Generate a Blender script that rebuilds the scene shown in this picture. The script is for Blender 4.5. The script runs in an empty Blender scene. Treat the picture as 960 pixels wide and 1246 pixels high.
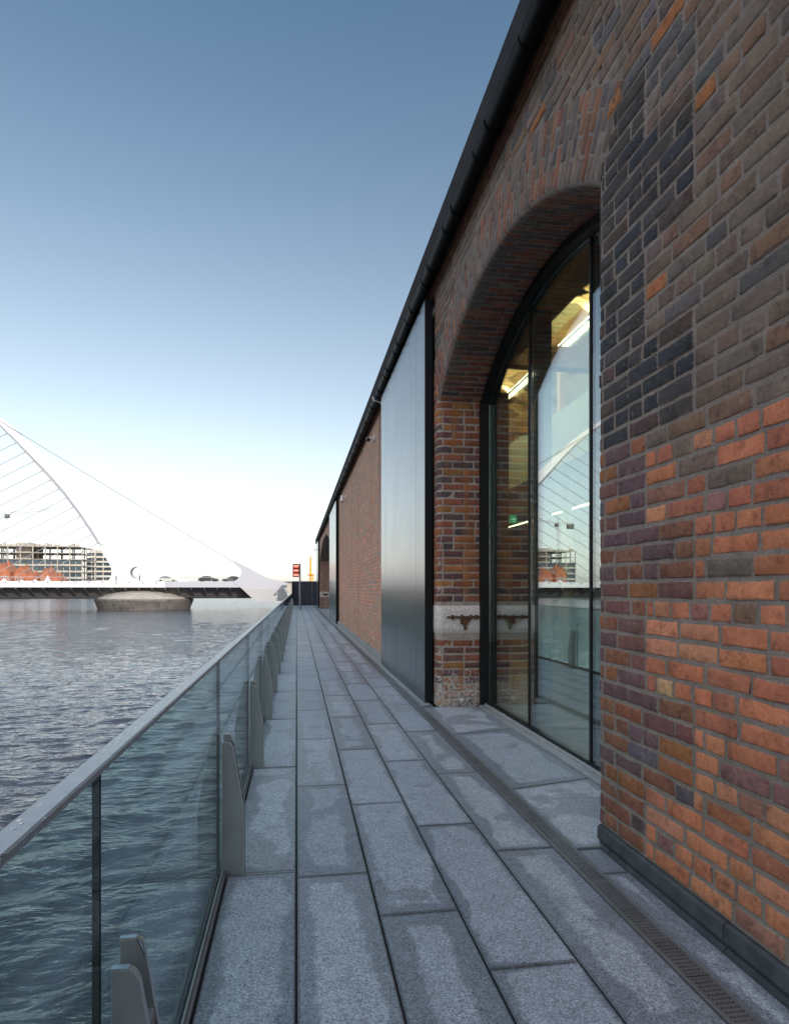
import bpy, bmesh, math, random
from mathutils import Vector, Matrix
random.seed(7)
R = math.radians
scene = bpy.context.scene
COL = scene.collection

# ------------------------------------------------------------------ helpers
class MB:
    """collects geometry, links it as ONE mesh object"""
    def __init__(s):
        s.v = []; s.f = []; s.c = []; s.uv = {}; s.mi = []
        s.m = 0
    def vert(s, p, c=(1, 1, 1, 1)):
        s.v.append(tuple(p)); s.c.append(c); return len(s.v) - 1
    def face(s, idx):
        s.f.append(tuple(idx)); s.mi.append(s.m)
    def box(s, x0, x1, y0, y1, z0, z1, c=(1, 1, 1, 1)):
        n = len(s.v)
        for z in (z0, z1):
            for x, y in ((x0, y0), (x1, y0), (x1, y1), (x0, y1)):
                s.vert((x, y, z), c)
        for q in ((3, 2, 1, 0), (4, 5, 6, 7), (0, 1, 5, 4), (1, 2, 6, 5), (2, 3, 7, 6), (3, 0, 4, 7)):
            s.face([n + k for k in q])
        return s
    def prism(s, pts, axis, a0, a1, c=(1, 1, 1, 1)):
        """pts: 2-D polygon; axis 'x' -> pts are (y,z); 'y' -> (x,z); 'z' -> (x,y)"""
        n = len(s.v); k = len(pts)
        def P(p, a):
            return {'x': (a, p[0], p[1]), 'y': (p[0], a, p[1]), 'z': (p[0], p[1], a)}[axis]
        for a in (a0, a1):
            for p in pts: s.vert(P(p, a), c)
        s.face([n + i for i in range(k)][::-1]); s.face([n + k + i for i in range(k)])
        for i in range(k):
            j = (i + 1) % k
            s.face((n + i, n + j, n + k + j, n + k + i))
        return s
    def tube(s, pts, r, seg=8, c=(1, 1, 1, 1), cap=True):
        pts = [Vector(p) for p in pts]
        rr = r if isinstance(r, (list, tuple)) else [r] * len(pts)
        n0 = len(s.v)
        for i, p in enumerate(pts):
            t = (pts[min(i + 1, len(pts) - 1)] - pts[max(i - 1, 0)]).normalized()
            a = Vector((0, 0, 1)) if abs(t.z) < .9 else Vector((0, 1, 0))
            u = t.cross(a).normalized(); w = t.cross(u)
            for k in range(seg):
                an = 2 * math.pi * k / seg
                s.vert(p + (u * math.cos(an) + w * math.sin(an)) * rr[i], c)
        for i in range(len(pts) - 1):
            for k in range(seg):
                k2 = (k + 1) % seg
                s.face((n0 + i * seg + k, n0 + i * seg + k2, n0 + (i + 1) * seg + k2, n0 + (i + 1) * seg + k))
        if cap:
            s.face([n0 + k for k in range(seg)][::-1])
            s.face([n0 + (len(pts) - 1) * seg + k for k in range(seg)])
        return s
    def lathe(s, prof, cx, cy, seg=32, sx=1, sy=1, c=(1, 1, 1, 1)):
        n0 = len(s.v)
        for r, z in prof:
            for k in range(seg):
                a = 2 * math.pi * k / seg
                s.vert((cx + r * sx * math.cos(a), cy + r * sy * math.sin(a), z), c)
        for i in range(len(prof) - 1):
            for k in range(seg):
                k2 = (k + 1) % seg
                s.face((n0 + i * seg + k, n0 + i * seg + k2, n0 + (i + 1) * seg + k2, n0 + (i + 1) * seg + k))
        s.face([n0 + k for k in range(seg)][::-1])
        s.face([n0 + (len(prof) - 1) * seg + k for k in range(seg)])
        return s
    def loft(s, rings, cap=True, c=(1, 1, 1, 1)):
        n0 = len(s.v); k = len(rings[0])
        for r in rings:
            for p in r: s.vert(p, c)
        for i in range(len(rings) - 1):
            for j in range(k):
                j2 = (j + 1) % k
                s.face((n0 + i * k + j, n0 + i * k + j2, n0 + (i + 1) * k + j2, n0 + (i + 1) * k + j))
        if cap:
            s.face([n0 + j for j in range(k)][::-1]); s.face([n0 + (len(rings) - 1) * k + j for j in range(k)])
        return s
    def build(s, name, mat, parent=None, smooth=False, bevel=0, col=False, origin=None):
        me = bpy.data.meshes.new(name)
        off = Vector(origin) if origin else Vector((0, 0, 0))
        me.from_pydata([tuple(Vector(p) - off) for p in s.v], [], s.f)
        if col:
            at = me.color_attributes.new('Col', 'FLOAT_COLOR', 'POINT')
            flat = [x for c in s.c for x in c]
            at.data.foreach_set('color', flat)
        mats = mat if isinstance(mat, (list, tuple)) else [mat]
        for m in mats: me.materials.append(m)
        if len(mats) > 1: me.polygons.foreach_set('material_index', s.mi)
        if not col:
            bm = bmesh.new(); bm.from_mesh(me)
            bmesh.ops.recalc_face_normals(bm, faces=bm.faces)
            if bevel:
                ed = [e for e in bm.edges if len(e.link_faces) == 2 and e.calc_face_angle(0) > .5]
                bmesh.ops.bevel(bm, geom=ed, offset=bevel, segments=2, profile=.5, affect='EDGES', clamp_overlap=True)
            bm.to_mesh(me); bm.free()
        if smooth: me.polygons.foreach_set('use_smooth', [True] * len(me.polygons))
        me.update()
        o = bpy.data.objects.new(name, me); COL.objects.link(o)
        if parent is not None:
            o.parent = parent
            base = Vector((0, 0, 0)); q = parent
            while q: base += q.location; q = q.parent
            o.location = off - base
        elif origin: o.location = off
        return o

def tag(o, label, cat, group=None):
    o['label'] = label; o['category'] = cat
    if group: o['group'] = group
    return o
def thing(name, label, cat, loc=(0, 0, 0), group=None):
    o = bpy.data.objects.new(name, None); COL.objects.link(o)
    o.location = loc; o.empty_display_size = .2
    return tag(o, label, cat, group)
def struct(o):
    o['kind'] = 'structure'; return o
def copy_tree(o, parent=None):
    c = o.copy(); COL.objects.link(c)
    if parent is not None: c.parent = parent
    for ch in list(o.children): copy_tree(ch, c)
    return c

# ------------------------------------------------------------------ materials
class NT:
    def __init__(s, name):
        s.mat = bpy.data.materials.new(name); s.mat.use_nodes = True
        s.t = s.mat.node_tree; s.t.nodes.clear()
        s.out = s.t.nodes.new('ShaderNodeOutputMaterial')
        s.b = s.t.nodes.new('ShaderNodeBsdfPrincipled')
        s.t.links.new(s.b.outputs[0], s.out.inputs[0])
        tc = s.t.nodes.new('ShaderNodeTexCoord'); s.obj = tc.outputs['Object']
    def n(s, typ, **kw):
        nd = s.t.nodes.new(typ)
        for k, v in kw.items(): setattr(nd, k, v)
        return nd
    def l(s, a, b): s.t.links.new(a, b)
    def set(s, inp, val):
        if hasattr(val, 'is_output'): s.l(val, inp)
        elif isinstance(val, (tuple, list)) and len(val) == 3 and inp.type == 'RGBA': inp.default_value = (*val, 1)
        else: inp.default_value = val
    def P(s, **kw):
        for k, v in kw.items():
            s.set(s.b.inputs[k.replace('_', ' ')], v)
        return s
    def scale(s, vec, sc):
        m = s.n('ShaderNodeMapping'); s.l(vec, m.inputs[0]); m.inputs['Scale'].default_value = sc
        return m.outputs[0]
    def noise(s, scale=5, detail=4, rough=.55, vec=None, dist=0):
        nd = s.n('ShaderNodeTexNoise'); s.l(vec or s.obj, nd.inputs['Vector'])
        nd.inputs['Scale'].default_value = scale; nd.inputs['Detail'].default_value = detail
        nd.inputs['Roughness'].default_value = rough; nd.inputs['Distortion'].default_value = dist
        return nd.outputs['Fac']
    def voro(s, scale=5, vec=None, feature='F1', out='Distance'):
        nd = s.n('ShaderNodeTexVoronoi', feature=feature); s.l(vec or s.obj, nd.inputs['Vector'])
        nd.inputs['Scale'].default_value = scale
        return nd.outputs[out]
    def ramp(s, fac, a, b, ca=(0, 0, 0), cb=(1, 1, 1)):
        nd = s.n('ShaderNodeValToRGB'); s.l(fac, nd.inputs[0])
        e = nd.color_ramp.elements
        e[0].position = a; e[1].position = b
        e[0].color = (*ca, 1); e[1].color = (*cb, 1)
        return nd.outputs[0]
    def math(s, op, a, b=0, c=0, clamp=False):
        nd = s.n('ShaderNodeMath', operation=op, use_clamp=clamp)
        s.set(nd.inputs[0], a); s.set(nd.inputs[1], b); s.set(nd.inputs[2], c)
        return nd.outputs[0]
    def mix(s, fac, a, b, mode='MIX'):
        nd = s.n('ShaderNodeMix', data_type='RGBA', blend_type=mode)
        s.set(nd.inputs[0], fac); s.set(nd.inputs[6], a); s.set(nd.inputs[7], b)
        return nd.outputs[2]
    def sep(s, vec):
        nd = s.n('ShaderNodeSeparateXYZ'); s.l(vec, nd.inputs[0]); return nd.outputs
    def attr(s, name):
        nd = s.n('ShaderNodeAttribute', attribute_name=name); return nd.outputs
    def smooth(s, v, a, b):
        nd = s.n('ShaderNodeMapRange', interpolation_type='SMOOTHSTEP')
        s.set(nd.inputs[0], v); s.set(nd.inputs[1], a); s.set(nd.inputs[2], b)
        return nd.outputs[0]
    def bump(s, h, strength=.5, dist=.01, normal=None):
        nd = s.n('ShaderNodeBump'); s.l(h, nd.inputs['Height'])
        nd.inputs['Strength'].default_value = strength; nd.inputs['Distance'].default_value = dist
        if normal: s.l(normal, nd.inputs['Normal'])
        s.l(nd.outputs[0], s.b.inputs['Normal']); return nd.outputs[0]

def simple(name, col, rough=.6, metal=0, var=.15, nscale=6, bump=0, bscale=60, emit=None, spec=.5):
    t = NT(name)
    n = t.noise(nscale, 5, .6)
    k = t.ramp(n, .3, .7, (1 - var,) * 3, (1 + var,) * 3)
    t.P(Base_Color=t.mix(1, col, k, 'MULTIPLY'), Roughness=t.math('MULTIPLY_ADD', n, .2, rough - .1), Metallic=metal)
    t.b.inputs['Specular IOR Level'].default_value = spec
    if bump: t.bump(t.noise(bscale, 4), bump, .004)
    if emit:
        t.P(Emission_Color=emit[0]); t.b.inputs['Emission Strength'].default_value = emit[1]
    return t.mat

def brick_mat(name, stains=None, mortar=(.21, .175, .15), dirt=1.0):
    """bricks carry their own colour in Col; alpha 0 marks the mortar"""
    t = NT(name)
    a = t.attr('Col'); al = a['Alpha']
    n1 = t.noise(9, 6, .65); n2 = t.noise(55, 6, .7); n3 = t.noise(1.3, 4, .6); n4 = t.noise(240, 3, .7)
    k = t.math('MULTIPLY', t.math('MULTIPLY_ADD', n1, .9, .55), t.math('MULTIPLY_ADD', n2, 1.1, .45))
    k = t.math('MULTIPLY', k, t.math('MULTIPLY_ADD', n4, .5, .75))
    kk = t.n('ShaderNodeCombineColor'); [t.l(k, kk.inputs[i]) for i in range(3)]
    edge = t.math('ADD', al, t.math('MULTIPLY_ADD', t.noise(75, 5, .75), 1.5, -.75))
    isb = t.smooth(edge, .3, .62)
    c = t.mix(1, t.mix(isb, mortar, a['Color']), kk.outputs[0], 'MULTIPLY')
    blot = t.math('MULTIPLY', t.smooth(t.noise(17, 6, .7), .5, .68), isb)
    c = t.mix(t.math('MULTIPLY', blot, .7 * dirt), c, t.mix(1, c, (.42, .4, .5), 'MULTIPLY'))
    pale = t.math('MULTIPLY', t.smooth(t.noise(21, 6, .75, t.scale(t.obj, (1.3, 1, 1.6))), .56, .7), isb)
    c = t.mix(t.math('MULTIPLY', pale, .35), c, (.48, .34, .27))
    # soot and old lime in patches
    soot = t.math('MULTIPLY', t.smooth(n3, .52, .72), t.smooth(n1, .42, .62))
    c = t.mix(t.math('MULTIPLY', soot, .55 * dirt), c, (.055, .045, .042))
    lime = t.math('MULTIPLY', t.smooth(t.noise(23, 6, .7), .6, .74), t.smooth(t.noise(2.1, 3), .48, .66))
    c = t.mix(t.math('MULTIPLY', lime, .32), c, (.42, .38, .34))
    if stains: c = stains(t, c)
    grit = t.math('MULTIPLY_ADD', t.noise(260, 3, .8), 1.9, .05)
    gk = t.n('ShaderNodeCombineColor'); [t.l(grit, gk.inputs[i]) for i in range(3)]
    c = t.mix(isb, t.mix(1, c, gk.outputs[0], 'MULTIPLY'), c)
    h = t.math('ADD', t.math('MULTIPLY', n2, .7), t.math('MULTIPLY', n4, .45))
    h = t.math('ADD', h, t.math('MULTIPLY', t.noise(120, 3), .4))
    pit = t.smooth(t.noise(70, 3, .5), .66, .78)
    h = t.math('SUBTRACT', h, t.math('MULTIPLY', pit, .8))
    t.P(Base_Color=c, Roughness=t.math('MULTIPLY_ADD', n2, .3, .6))
    t.b.inputs['Specular IOR Level'].default_value = .2 * (dirt if dirt < 1 else 1)
    t.bump(h, .75, .006)
    return t.mat

def st_pier(t, c):
    z = t.sep(t.obj)
    low = t.math('SUBTRACT', 1.0, t.smooth(z[2], .1, .62))
    m = t.math('MULTIPLY', t.smooth(t.math('ADD', t.noise(26, 6, .75), t.math('MULTIPLY', low, .13)), .55, .66), t.smooth(low, .02, .4))
    c = t.mix(t.math('MULTIPLY', m, .85), c, (.45, .42, .39))
    st = t.smooth(t.noise(1, 3, .5, t.scale(t.obj, (7, 7, .8))), .52, .68)
    c = t.mix(t.math('MULTIPLY', st, .6), c, (.3, .11, .03))
    return c
def st_long(t, c):
    v = t.noise(1, 4, .6, t.scale(t.obj, (1.0, 1.1, .12)))
    c = t.mix(t.math('MULTIPLY', t.smooth(v, .52, .66), .5), c, (.16, .075, .05))
    v2 = t.noise(1, 3, .6, t.scale(t.obj, (1.0, 1.7, .25)))
    c = t.mix(t.math('MULTIPLY', t.smooth(v2, .58, .72), .45), c, (.42, .2, .07))
    e = t.math('MULTIPLY', t.smooth(t.noise(2.4, 5, .7), .5, .7), .2)
    return t.mix(e, c, (.5, .42, .38))
def st_near(t, c):
    z = t.sep(t.obj)
    d = t.noise(1, 4, .6, t.scale(t.obj, (4, 4, .7)))
    return t.mix(t.math('MULTIPLY', t.smooth(d, .55, .75), .35), c, (.06, .045, .04))

M = {}
M['brick_near'] = brick_mat('weathered_brick', st_near)
M['brick_pier'] = brick_mat('stained_brick', st_pier, (.33, .28, .24))
M['brick_long'] = brick_mat('streaked_brick', st_long, (.38, .28, .225), .35)
M['core'] = simple('old_mortar', (.2, .17, .14), .9, bump=.4)
M['plinth'] = simple('plinth_stone', (.04, .043, .05), .7, var=.5, nscale=9, bump=.5, bscale=50)
M['pale_plinth'] = simple('pale_plinth', (.26, .25, .25), .7, var=.25, nscale=4, bump=.3)
M['stone'] = simple('white_granite', (.56, .5, .46), .8, var=.35, nscale=38, bump=.6, bscale=90)
M['rust'] = simple('rusty_iron', (.11, .05, .028), .8, .3, var=.5, nscale=40, bump=.6, bscale=120)
M['black'] = simple('black_metal', (.007, .0075, .008), .55, .0, var=.2, spec=.2)
M['gutter'] = simple('black_cast_iron', (.005, .005, .0055), .5, .0, var=.3, nscale=14, bump=.15, bscale=40, spec=.1)
M['eaves'] = simple('dark_eaves_board', (.02, .018, .016), .7)
M['corbel'] = simple('corbel_brick', (.2, .095, .05), .85, var=.5, nscale=10, bump=.6)
M['roof'] = simple('slate', (.07, .075, .085), .6, var=.3, nscale=3, bump=.3)
M['bronze'] = simple('bronze_mullion', (.075, .06, .042), .45, .2)
M['alu'] = simple('aluminium', (.5, .51, .53), .35, .9, var=.08, nscale=20)
M['sill'] = simple('sill_metal', (.42, .42, .43), .5, .6, var=.12, nscale=12)
M['post'] = simple('post_steel', (.25, .265, .275), .5, .4, var=.12, nscale=7)
M['post_edge'] = simple('polished_edge', (.6, .61, .63), .3, .9, var=.05)
M['timber'] = simple('warm_timber', (.5, .3, .13), .6, var=.3, nscale=3, bump=.2)
M['ceiling'] = simple('ceiling_board', (.75, .62, .33), .7, var=.08)
M['white'] = simple('white_plaster', (.74, .78, .74), .8, var=.04)
M['floor_in'] = simple('oak_floor', (.1, .07, .045), .4, var=.25)
M['inwall'] = simple('inside_brick', (.14, .075, .05), .85, var=.4, nscale=12)
M['glow'] = simple('strip_glow', (.9, .85, .7), .5, emit=((1, .86, .58), 5))
M['glow_up'] = simple('strip_glow_up', (.9, .85, .7), .5, emit=((1, .94, .8), 75))
M['exit_green'] = simple('exit_green', (.01, .22, .09), .5, emit=((.02, .55, .2), .5))
M['exit_white'] = simple('exit_white', (.8, .85, .8), .5, emit=((.7, 1, .8), .8))
M['camwhite'] = simple('camera_white', (.72, .72, .72), .4)
M['camlens'] = simple('camera_lens', (.01, .01, .012), .15)
M['navy'] = simple('navy_hoarding', (.018, .022, .04), .55, var=.2)
M['ground'] = simple('ground', (.2, .2, .19), .9, var=.2, nscale=.4)
M['quay'] = simple('quay_stone', (.12, .12, .11), .8, var=.4, nscale=2, bump=.5)
M['granite_dark'] = simple('joint_dark', (.03, .03, .032), .8)
M['bwhite'] = simple('bridge_white', (.74, .74, .75), .4, var=.04)
M['bgrey'] = simple('bridge_grey', (.44, .44, .48), .45, var=.05)
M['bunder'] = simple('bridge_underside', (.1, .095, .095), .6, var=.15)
M['conc'] = simple('pier_concrete', (.32, .3, .27), .8, var=.2, nscale=.8, bump=.3)
M['conc_wet'] = simple('pier_wet', (.13, .12, .105), .6, var=.4, nscale=.9)
M['cable'] = simple('cable_steel', (.27, .275, .29), .6, .0)
M['bwc'] = simple('raw_concrete', (.42, .38, .33), .85, var=.3, nscale=.5)
M['office'] = simple('office_stone', (.6, .56, .5), .7, var=.12, nscale=.4)
M['fglass'] = simple('far_glazing', (.06, .085, .1), .15, var=.3, nscale=.3)
M['terracotta'] = simple('terracotta_wall', (.42, .14, .07), .8, var=.3, nscale=.7)
M['tile'] = simple('roof_tile', (.36, .15, .09), .8, var=.3, nscale=1)
M['canvas'] = simple('white_canvas', (.8, .8, .78), .7, var=.04)
M['crane'] = simple('crane_white', (.7, .7, .7), .5)
M['yellow'] = simple('yellow_mast', (.75, .36, .03), .5, var=.12)
M['tyre'] = simple('tyre', (.02, .02, .02), .8)
M['carglass'] = simple('car_glass', (.03, .035, .04), .1)
M['lamp'] = simple('lamp_lens', (.8, .8, .78), .2)
M['skin'] = simple('skin', (.5, .3, .22), .6)
M['red'] = simple('signal_red', (.2, .025, .02), .5)
M['redlamp'] = simple('red_lamp', (.8, .25, .2), .4, emit=((1, .18, .12), 1.4))

# steel door: brushed, vertical streaks
t = NT('brushed_steel')
s1 = t.noise(1, 4, .6, t.scale(t.obj, (1, 22, .25)))
s2 = t.noise(1, 5, .6, t.scale(t.obj, (1, 140, 1.2)))
s3 = t.noise(2.2, 4)
k = t.math('ADD', t.math('MULTIPLY', s1, .5), t.math('MULTIPLY', s2, .25))
t.P(Base_Color=t.ramp(k, .25, .5, (.12, .125, .132), (.2, .205, .215)), Metallic=.92,
    Roughness=t.math('ADD', t.math('MULTIPLY_ADD', s1, .12, .11), t.math('MULTIPLY', s3, .08)))
t.bump(s2, .12, .002)
M['steel'] = t.mat

# clear glass in thin panes: fresnel mix of clear tint and mirror
def glass(name, tint, f0, rough=0.0, dirt=.0, pw=5):
    t = NT(name); t.t.nodes.remove(t.b)
    ge = t.n('ShaderNodeNewGeometry'); dt = t.n('ShaderNodeVectorMath', operation='DOT_PRODUCT')
    t.l(ge.outputs['Incoming'], dt.inputs[0]); t.l(ge.outputs['Normal'], dt.inputs[1])
    fr = t.math('MULTIPLY_ADD', t.math('POWER', t.math('SUBTRACT', 1, t.math('ABSOLUTE', dt.outputs['Value'])), pw), 1 - f0, f0)
    tr = t.n('ShaderNodeBsdfTransparent'); tr.inputs[0].default_value = (*tint, 1)
    gl = t.n('ShaderNodeBsdfGlossy'); gl.inputs['Roughness'].default_value = rough
    gl.inputs['Color'].default_value = (.95, .97, 1, 1)
    mx = t.n('ShaderNodeMixShader')
    t.l(fr, mx.inputs[0]); t.l(tr.outputs[0], mx.inputs[1]); t.l(gl.outputs[0], mx.inputs[2])
    last = mx.outputs[0]
    if dirt:
        df = t.n('ShaderNodeBsdfDiffuse'); df.inputs[0].default_value = (.4, .42, .42, 1)
        m2 = t.n('ShaderNodeMixShader')
        d = t.math('MULTIPLY', t.smooth(t.noise(3, 6, .7), .4, .8), dirt)
        t.l(d, m2.inputs[0]); t.l(last, m2.inputs[1]); t.l(df.outputs[0], m2.inputs[2]); last = m2.outputs[0]
    t.l(last, t.out.inputs[0])
    return t.mat
M['rail_glass'] = glass('balustrade_glass', (.8, .92, .91), .02, 0, .02, 6.5)
M['win_glass'] = glass('window_glass', (.91, .97, .92), .19, 0, 0)

# granite paving with damp edges: UV = metres from the slab's corner, Col = width, length, two random numbers
t = NT('granite_slab')
uvn = t.n('ShaderNodeUVMap', uv_map='UVMap'); u = t.sep(uvn.outputs[0])
sz = t.attr('Col'); sc_ = t.n('ShaderNodeSeparateColor'); t.l(sz['Color'], sc_.inputs[0])
W_, L_, r1 = sc_.outputs[0], sc_.outputs[1], sc_.outputs[2]; r2 = sz['Alpha']
d = t.math('MINIMUM', t.math('MINIMUM', u[0], t.math('SUBTRACT', W_, u[0])), t.math('MINIMUM', u[1], t.math('SUBTRACT', L_, u[1])))
wob = t.math('MULTIPLY_ADD', t.noise(7, 5, .6), .075, -.0375)
wob2 = t.math('MULTIPLY_ADD', t.noise(1.3, 2, .5), .26, -.13)
dd = t.math('ADD', t.math('ADD', d, wob), wob2)
th = t.math('MULTIPLY_ADD', r1, .1, .0)
damp = t.math('SUBTRACT', 1, t.smooth(t.math('SUBTRACT', dd, th), -.01, .022))
patch = t.smooth(t.math('ADD', t.noise(1.9, 3, .5), t.math('MULTIPLY', r2, .1)), .625, .66)
damp = t.math('MAXIMUM', damp, t.math('MULTIPLY', patch, .8))
base = t.ramp(r2, 0, 1, (.295, .325, .385), (.39, .415, .47))
sp = t.noise(190, 3, .8)
vc = t.sep(t.voro(230, out='Color')); sp2 = vc[0]; sp3 = t.sep(t.voro(110, out='Color'))[1]
sp2 = t.math('MULTIPLY', t.math('MULTIPLY_ADD', t.math('POWER', sp2, .7), 1.1, .38), t.math('MULTIPLY_ADD', sp3, .4, .8))
k = t.math('MULTIPLY', t.math('MULTIPLY_ADD', sp, 1.3, .35), sp2)
k = t.math('MULTIPLY', k, t.math('MULTIPLY_ADD', t.noise(420, 2, .6), .9, .55))
k = t.math('MULTIPLY', k, t.math('MULTIPLY_ADD', t.noise(7, 5, .6), .5, .75))
kc = t.n('ShaderNodeCombineColor'); [t.l(k, kc.inputs[i]) for i in range(3)]
c = t.mix(1, base, kc.outputs[0], 'MULTIPLY')
c = t.mix(t.math('MULTIPLY', damp, .55), c, t.mix(1, c, (.28, .3, .32), 'MULTIPLY'))
dend = t.math('MINIMUM', u[1], t.math('SUBTRACT', L_, u[1])); dside = t.math('MINIMUM', u[0], t.math('SUBTRACT', W_, u[0]))
jn = t.math('MULTIPLY_ADD', t.noise(60, 4, .7), .022, -.009)
grime = t.math('SUBTRACT', 1, t.smooth(t.math('MINIMUM', t.math('ADD', dend, jn), t.math('MULTIPLY_ADD', dside, 2.4, jn)), .004, .017))
c = t.mix(t.math('MULTIPLY', grime, .6), c, (.045, .047, .05))
gum = t.smooth(t.voro(2.3), .035, .028)
c = t.mix(t.math('MULTIPLY', gum, .45), c, (.08, .08, .085))
t.P(Base_Color=c, Roughness=t.math('SUBTRACT', t.math('MULTIPLY_ADD', sp, .2, .42), t.math('MULTIPLY', damp, .14)))
t.bump(sp, .3, .003)
M['slab'] = t.mat

# water
t = NT('river_water')
g = t.sep(t.obj)
a1 = t.noise(1.0, 3, .55, t.scale(t.obj, (.8, 1.7, 1)), .7)
a2 = t.noise(1.0, 3, .55, t.scale(t.obj, (2.6, 4.4, 1)), .8)
a3 = t.noise(1.0, 3, .6, t.scale(t.obj, (.3, .42, 1)), .5)
h = t.math('ADD', t.math('MULTIPLY', a1, .95), t.math('MULTIPLY', a2, .28))
h = t.math('ADD', h, t.math('MULTIPLY', a3, t.math('MULTIPLY_ADD', t.smooth(g[1], 8, 70), .8, .3)))
t.P(Base_Color=(.052, .056, .072), Roughness=t.math('MULTIPLY_ADD', t.smooth(g[1], 10, 120), .09, .03), IOR=1.4)
h = t.math('MULTIPLY', h, t.math('MULTIPLY_ADD', t.smooth(g[1], 5, 90), .75, .75))
t.bump(h, .55, .3)
M['water'] = t.mat

# ------------------------------------------------------------------ key dimensions (metres)
XW = 1.72                 # face of the brick wall
YN, YF = 3.42, 7.58       # jambs of the near arch
CY, CZ, RI, RE = 5.5, .92, 3.53, 4.03   # arch circle: centre, intrados, extrados
ZSP = CZ + math.sqrt(RI * RI - (YF - CY) ** 2)
XG = 2.35                 # glass plane
ZT = 5.27                 # top of wall
CH, BL, BH = .0914, .28, .14   # course height, stretcher, header
YEND = 52.0

# ------------------------------------------------------------------ setting: ground, path, water
def grid(name, x0, x1, y0, y1, z, mat, zb=None):
    m = MB()
    if zb is None:
        n = [m.vert(p) for p in ((x0, y0, z), (x1, y0, z), (x1, y1, z), (x0, y1, z))]; m.face(n)
    else: m.box(x0, x1, y0, y1, zb, z)
    return struct(m.build(name, mat))
WZ = -3.05
import numpy as np
grid('water', -1500, 1500, -400, 2500, WZ - .35, M['water'])
def waves():
    """wind ripples as real relief: a fan of quads, finer near the quay, waves too short for the local grid left out"""
    rng = np.random.default_rng(5)
    off = np.concatenate([np.arange(8, 60, .3), np.arange(60, 320, .55), np.arange(320, 2600, 3.0)])
    r = 765 * 4.5 / off[::-1]
    a = np.radians(np.arange(-82, 3, .17))
    Rr, A = np.meshgrid(r, a, indexing='ij')
    X = Rr * np.sin(A); Y = Rr * np.cos(A)
    dr = np.gradient(r)[:, None]
    H = np.zeros_like(X)
    for i in range(70):
        lam = .26 * (12 ** rng.random()); th = rng.normal(math.pi / 2 + .25, .42); ph = rng.random() * 2 * math.pi
        k = 2 * math.pi / lam
        amp = .0155 * lam / (2 * math.pi) * (1.0 if lam < .9 else (.9 / lam) ** .6)
        keff = abs(math.sin(th)) + .25
        wgt = np.clip(lam / (2.2 * dr * keff) - .35, 0, 1)
        f_ = k * (X * math.cos(th) + Y * math.sin(th)) + ph
        H += amp * wgt * (np.sin(f_) + .22 * np.sin(2 * f_ + .6))
    gust = .75 + .45 * np.sin(X * .11 + Y * .05 + 1) * np.sin(Y * .07 - X * .03) 
    Z = WZ + H * gust * 1.25
    nr, na = X.shape
    co = np.stack([X, Y, Z], -1).reshape(-1, 3)
    i0 = (np.arange(nr - 1)[:, None] * na + np.arange(na - 1)[None]).ravel()
    q = np.stack([i0, i0 + na, i0 + na + 1, i0 + 1], -1)
    me = bpy.data.meshes.new('water')
    me.vertices.add(len(co)); me.vertices.foreach_set('co', co.ravel().astype(np.float32))
    me.loops.add(q.size); me.loops.foreach_set('vertex_index', q.ravel().astype(np.int32))
    me.polygons.add(len(q)); me.polygons.foreach_set('loop_start', (np.arange(len(q)) * 4).astype(np.int32))
    me.polygons.foreach_set('use_smooth', np.ones(len(q), bool))
    me.update(calc_edges=True); me.validate()
    me.materials.append(M['water'])
    o = bpy.data.objects.new('water', me); COL.objects.link(o); struct(o)
waves()
m = MB(); m.box(-.40, 90, -60, 138, -6, -.045); m.box(.8, 90, 138, 900, -6, -.045)
struct(m.build('ground', M['ground']))
m = MB(); m.box(-1500, -132, -300, 900, -6, .2); m.box(-132, -60, 640, 900, -6, -1.2); m.box(-60, 1500, 900, 1200, -6, -1.6)
struct(m.build('far_bank', M['ground']))

slabs = MB(); suv = []
def slab(p00, p10, p11, p01, z=0.0, bev=.004, w=None, l=None):
    """one paving stone: corners counter-clockwise, gap already taken off"""
    P = [Vector((*p, z)) for p in (p00, p10, p11, p01)]
    w = w or (P[1] - P[0]).length; l = l or (P[3] - P[0]).length
    col = (w, l, random.random(), random.random())
    dz = random.uniform(-.0015, .0015)
    cen = sum(P, Vector()) / 4
    uv = [(0, 0), (w, 0), (w, l), (0, l)]
    n = len(slabs.v)
    for ring, (ins, zz) in enumerate(((0, -.05), (0, -bev), (bev, 0))):
        for i, p in enumerate(P):
            q = p.copy(); dv = (cen - p); q.x += math.copysign(ins, dv.x); q.y += math.copysign(ins, dv.y)
            q.z = z + zz + dz
            slabs.vert(q, col); suv.append(uv[i])
    for r in (0, 1):
        for i in range(4):
            j = (i + 1) % 4
            slabs.face((n + r * 4 + i, n + r * 4 + j, n + r * 4 + 4 + j, n + r * 4 + 4 + i))
    slabs.face((n + 8, n + 9, n + 10, n + 11))
G = .004
def column(x0, x1, y0, L, ymin=-3, ymax=57.5, gy=G):
    y = y0
    while y > ymin: y -= L
    while y < ymax:
        a, b = y + gy, min(y + L, ymax) - gy
        if b - a > .1: slab((x0 + G, a), (x1 - G, a), (x1 - G, b), (x0 + G, b))
        y += L
PY0, PP = 3.28, 1.92      # a balustrade post, post spacing
column(-.350, .0, PY0, PP, gy=.009)
column(0, .3625, 3.2, 1.47)
column(.3625, .725, 2.77, 1.46)
column(.725, 1.0875, 2.315, 1.465)
column(1.0875, 1.425, 3.356, 1.475)
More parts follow.
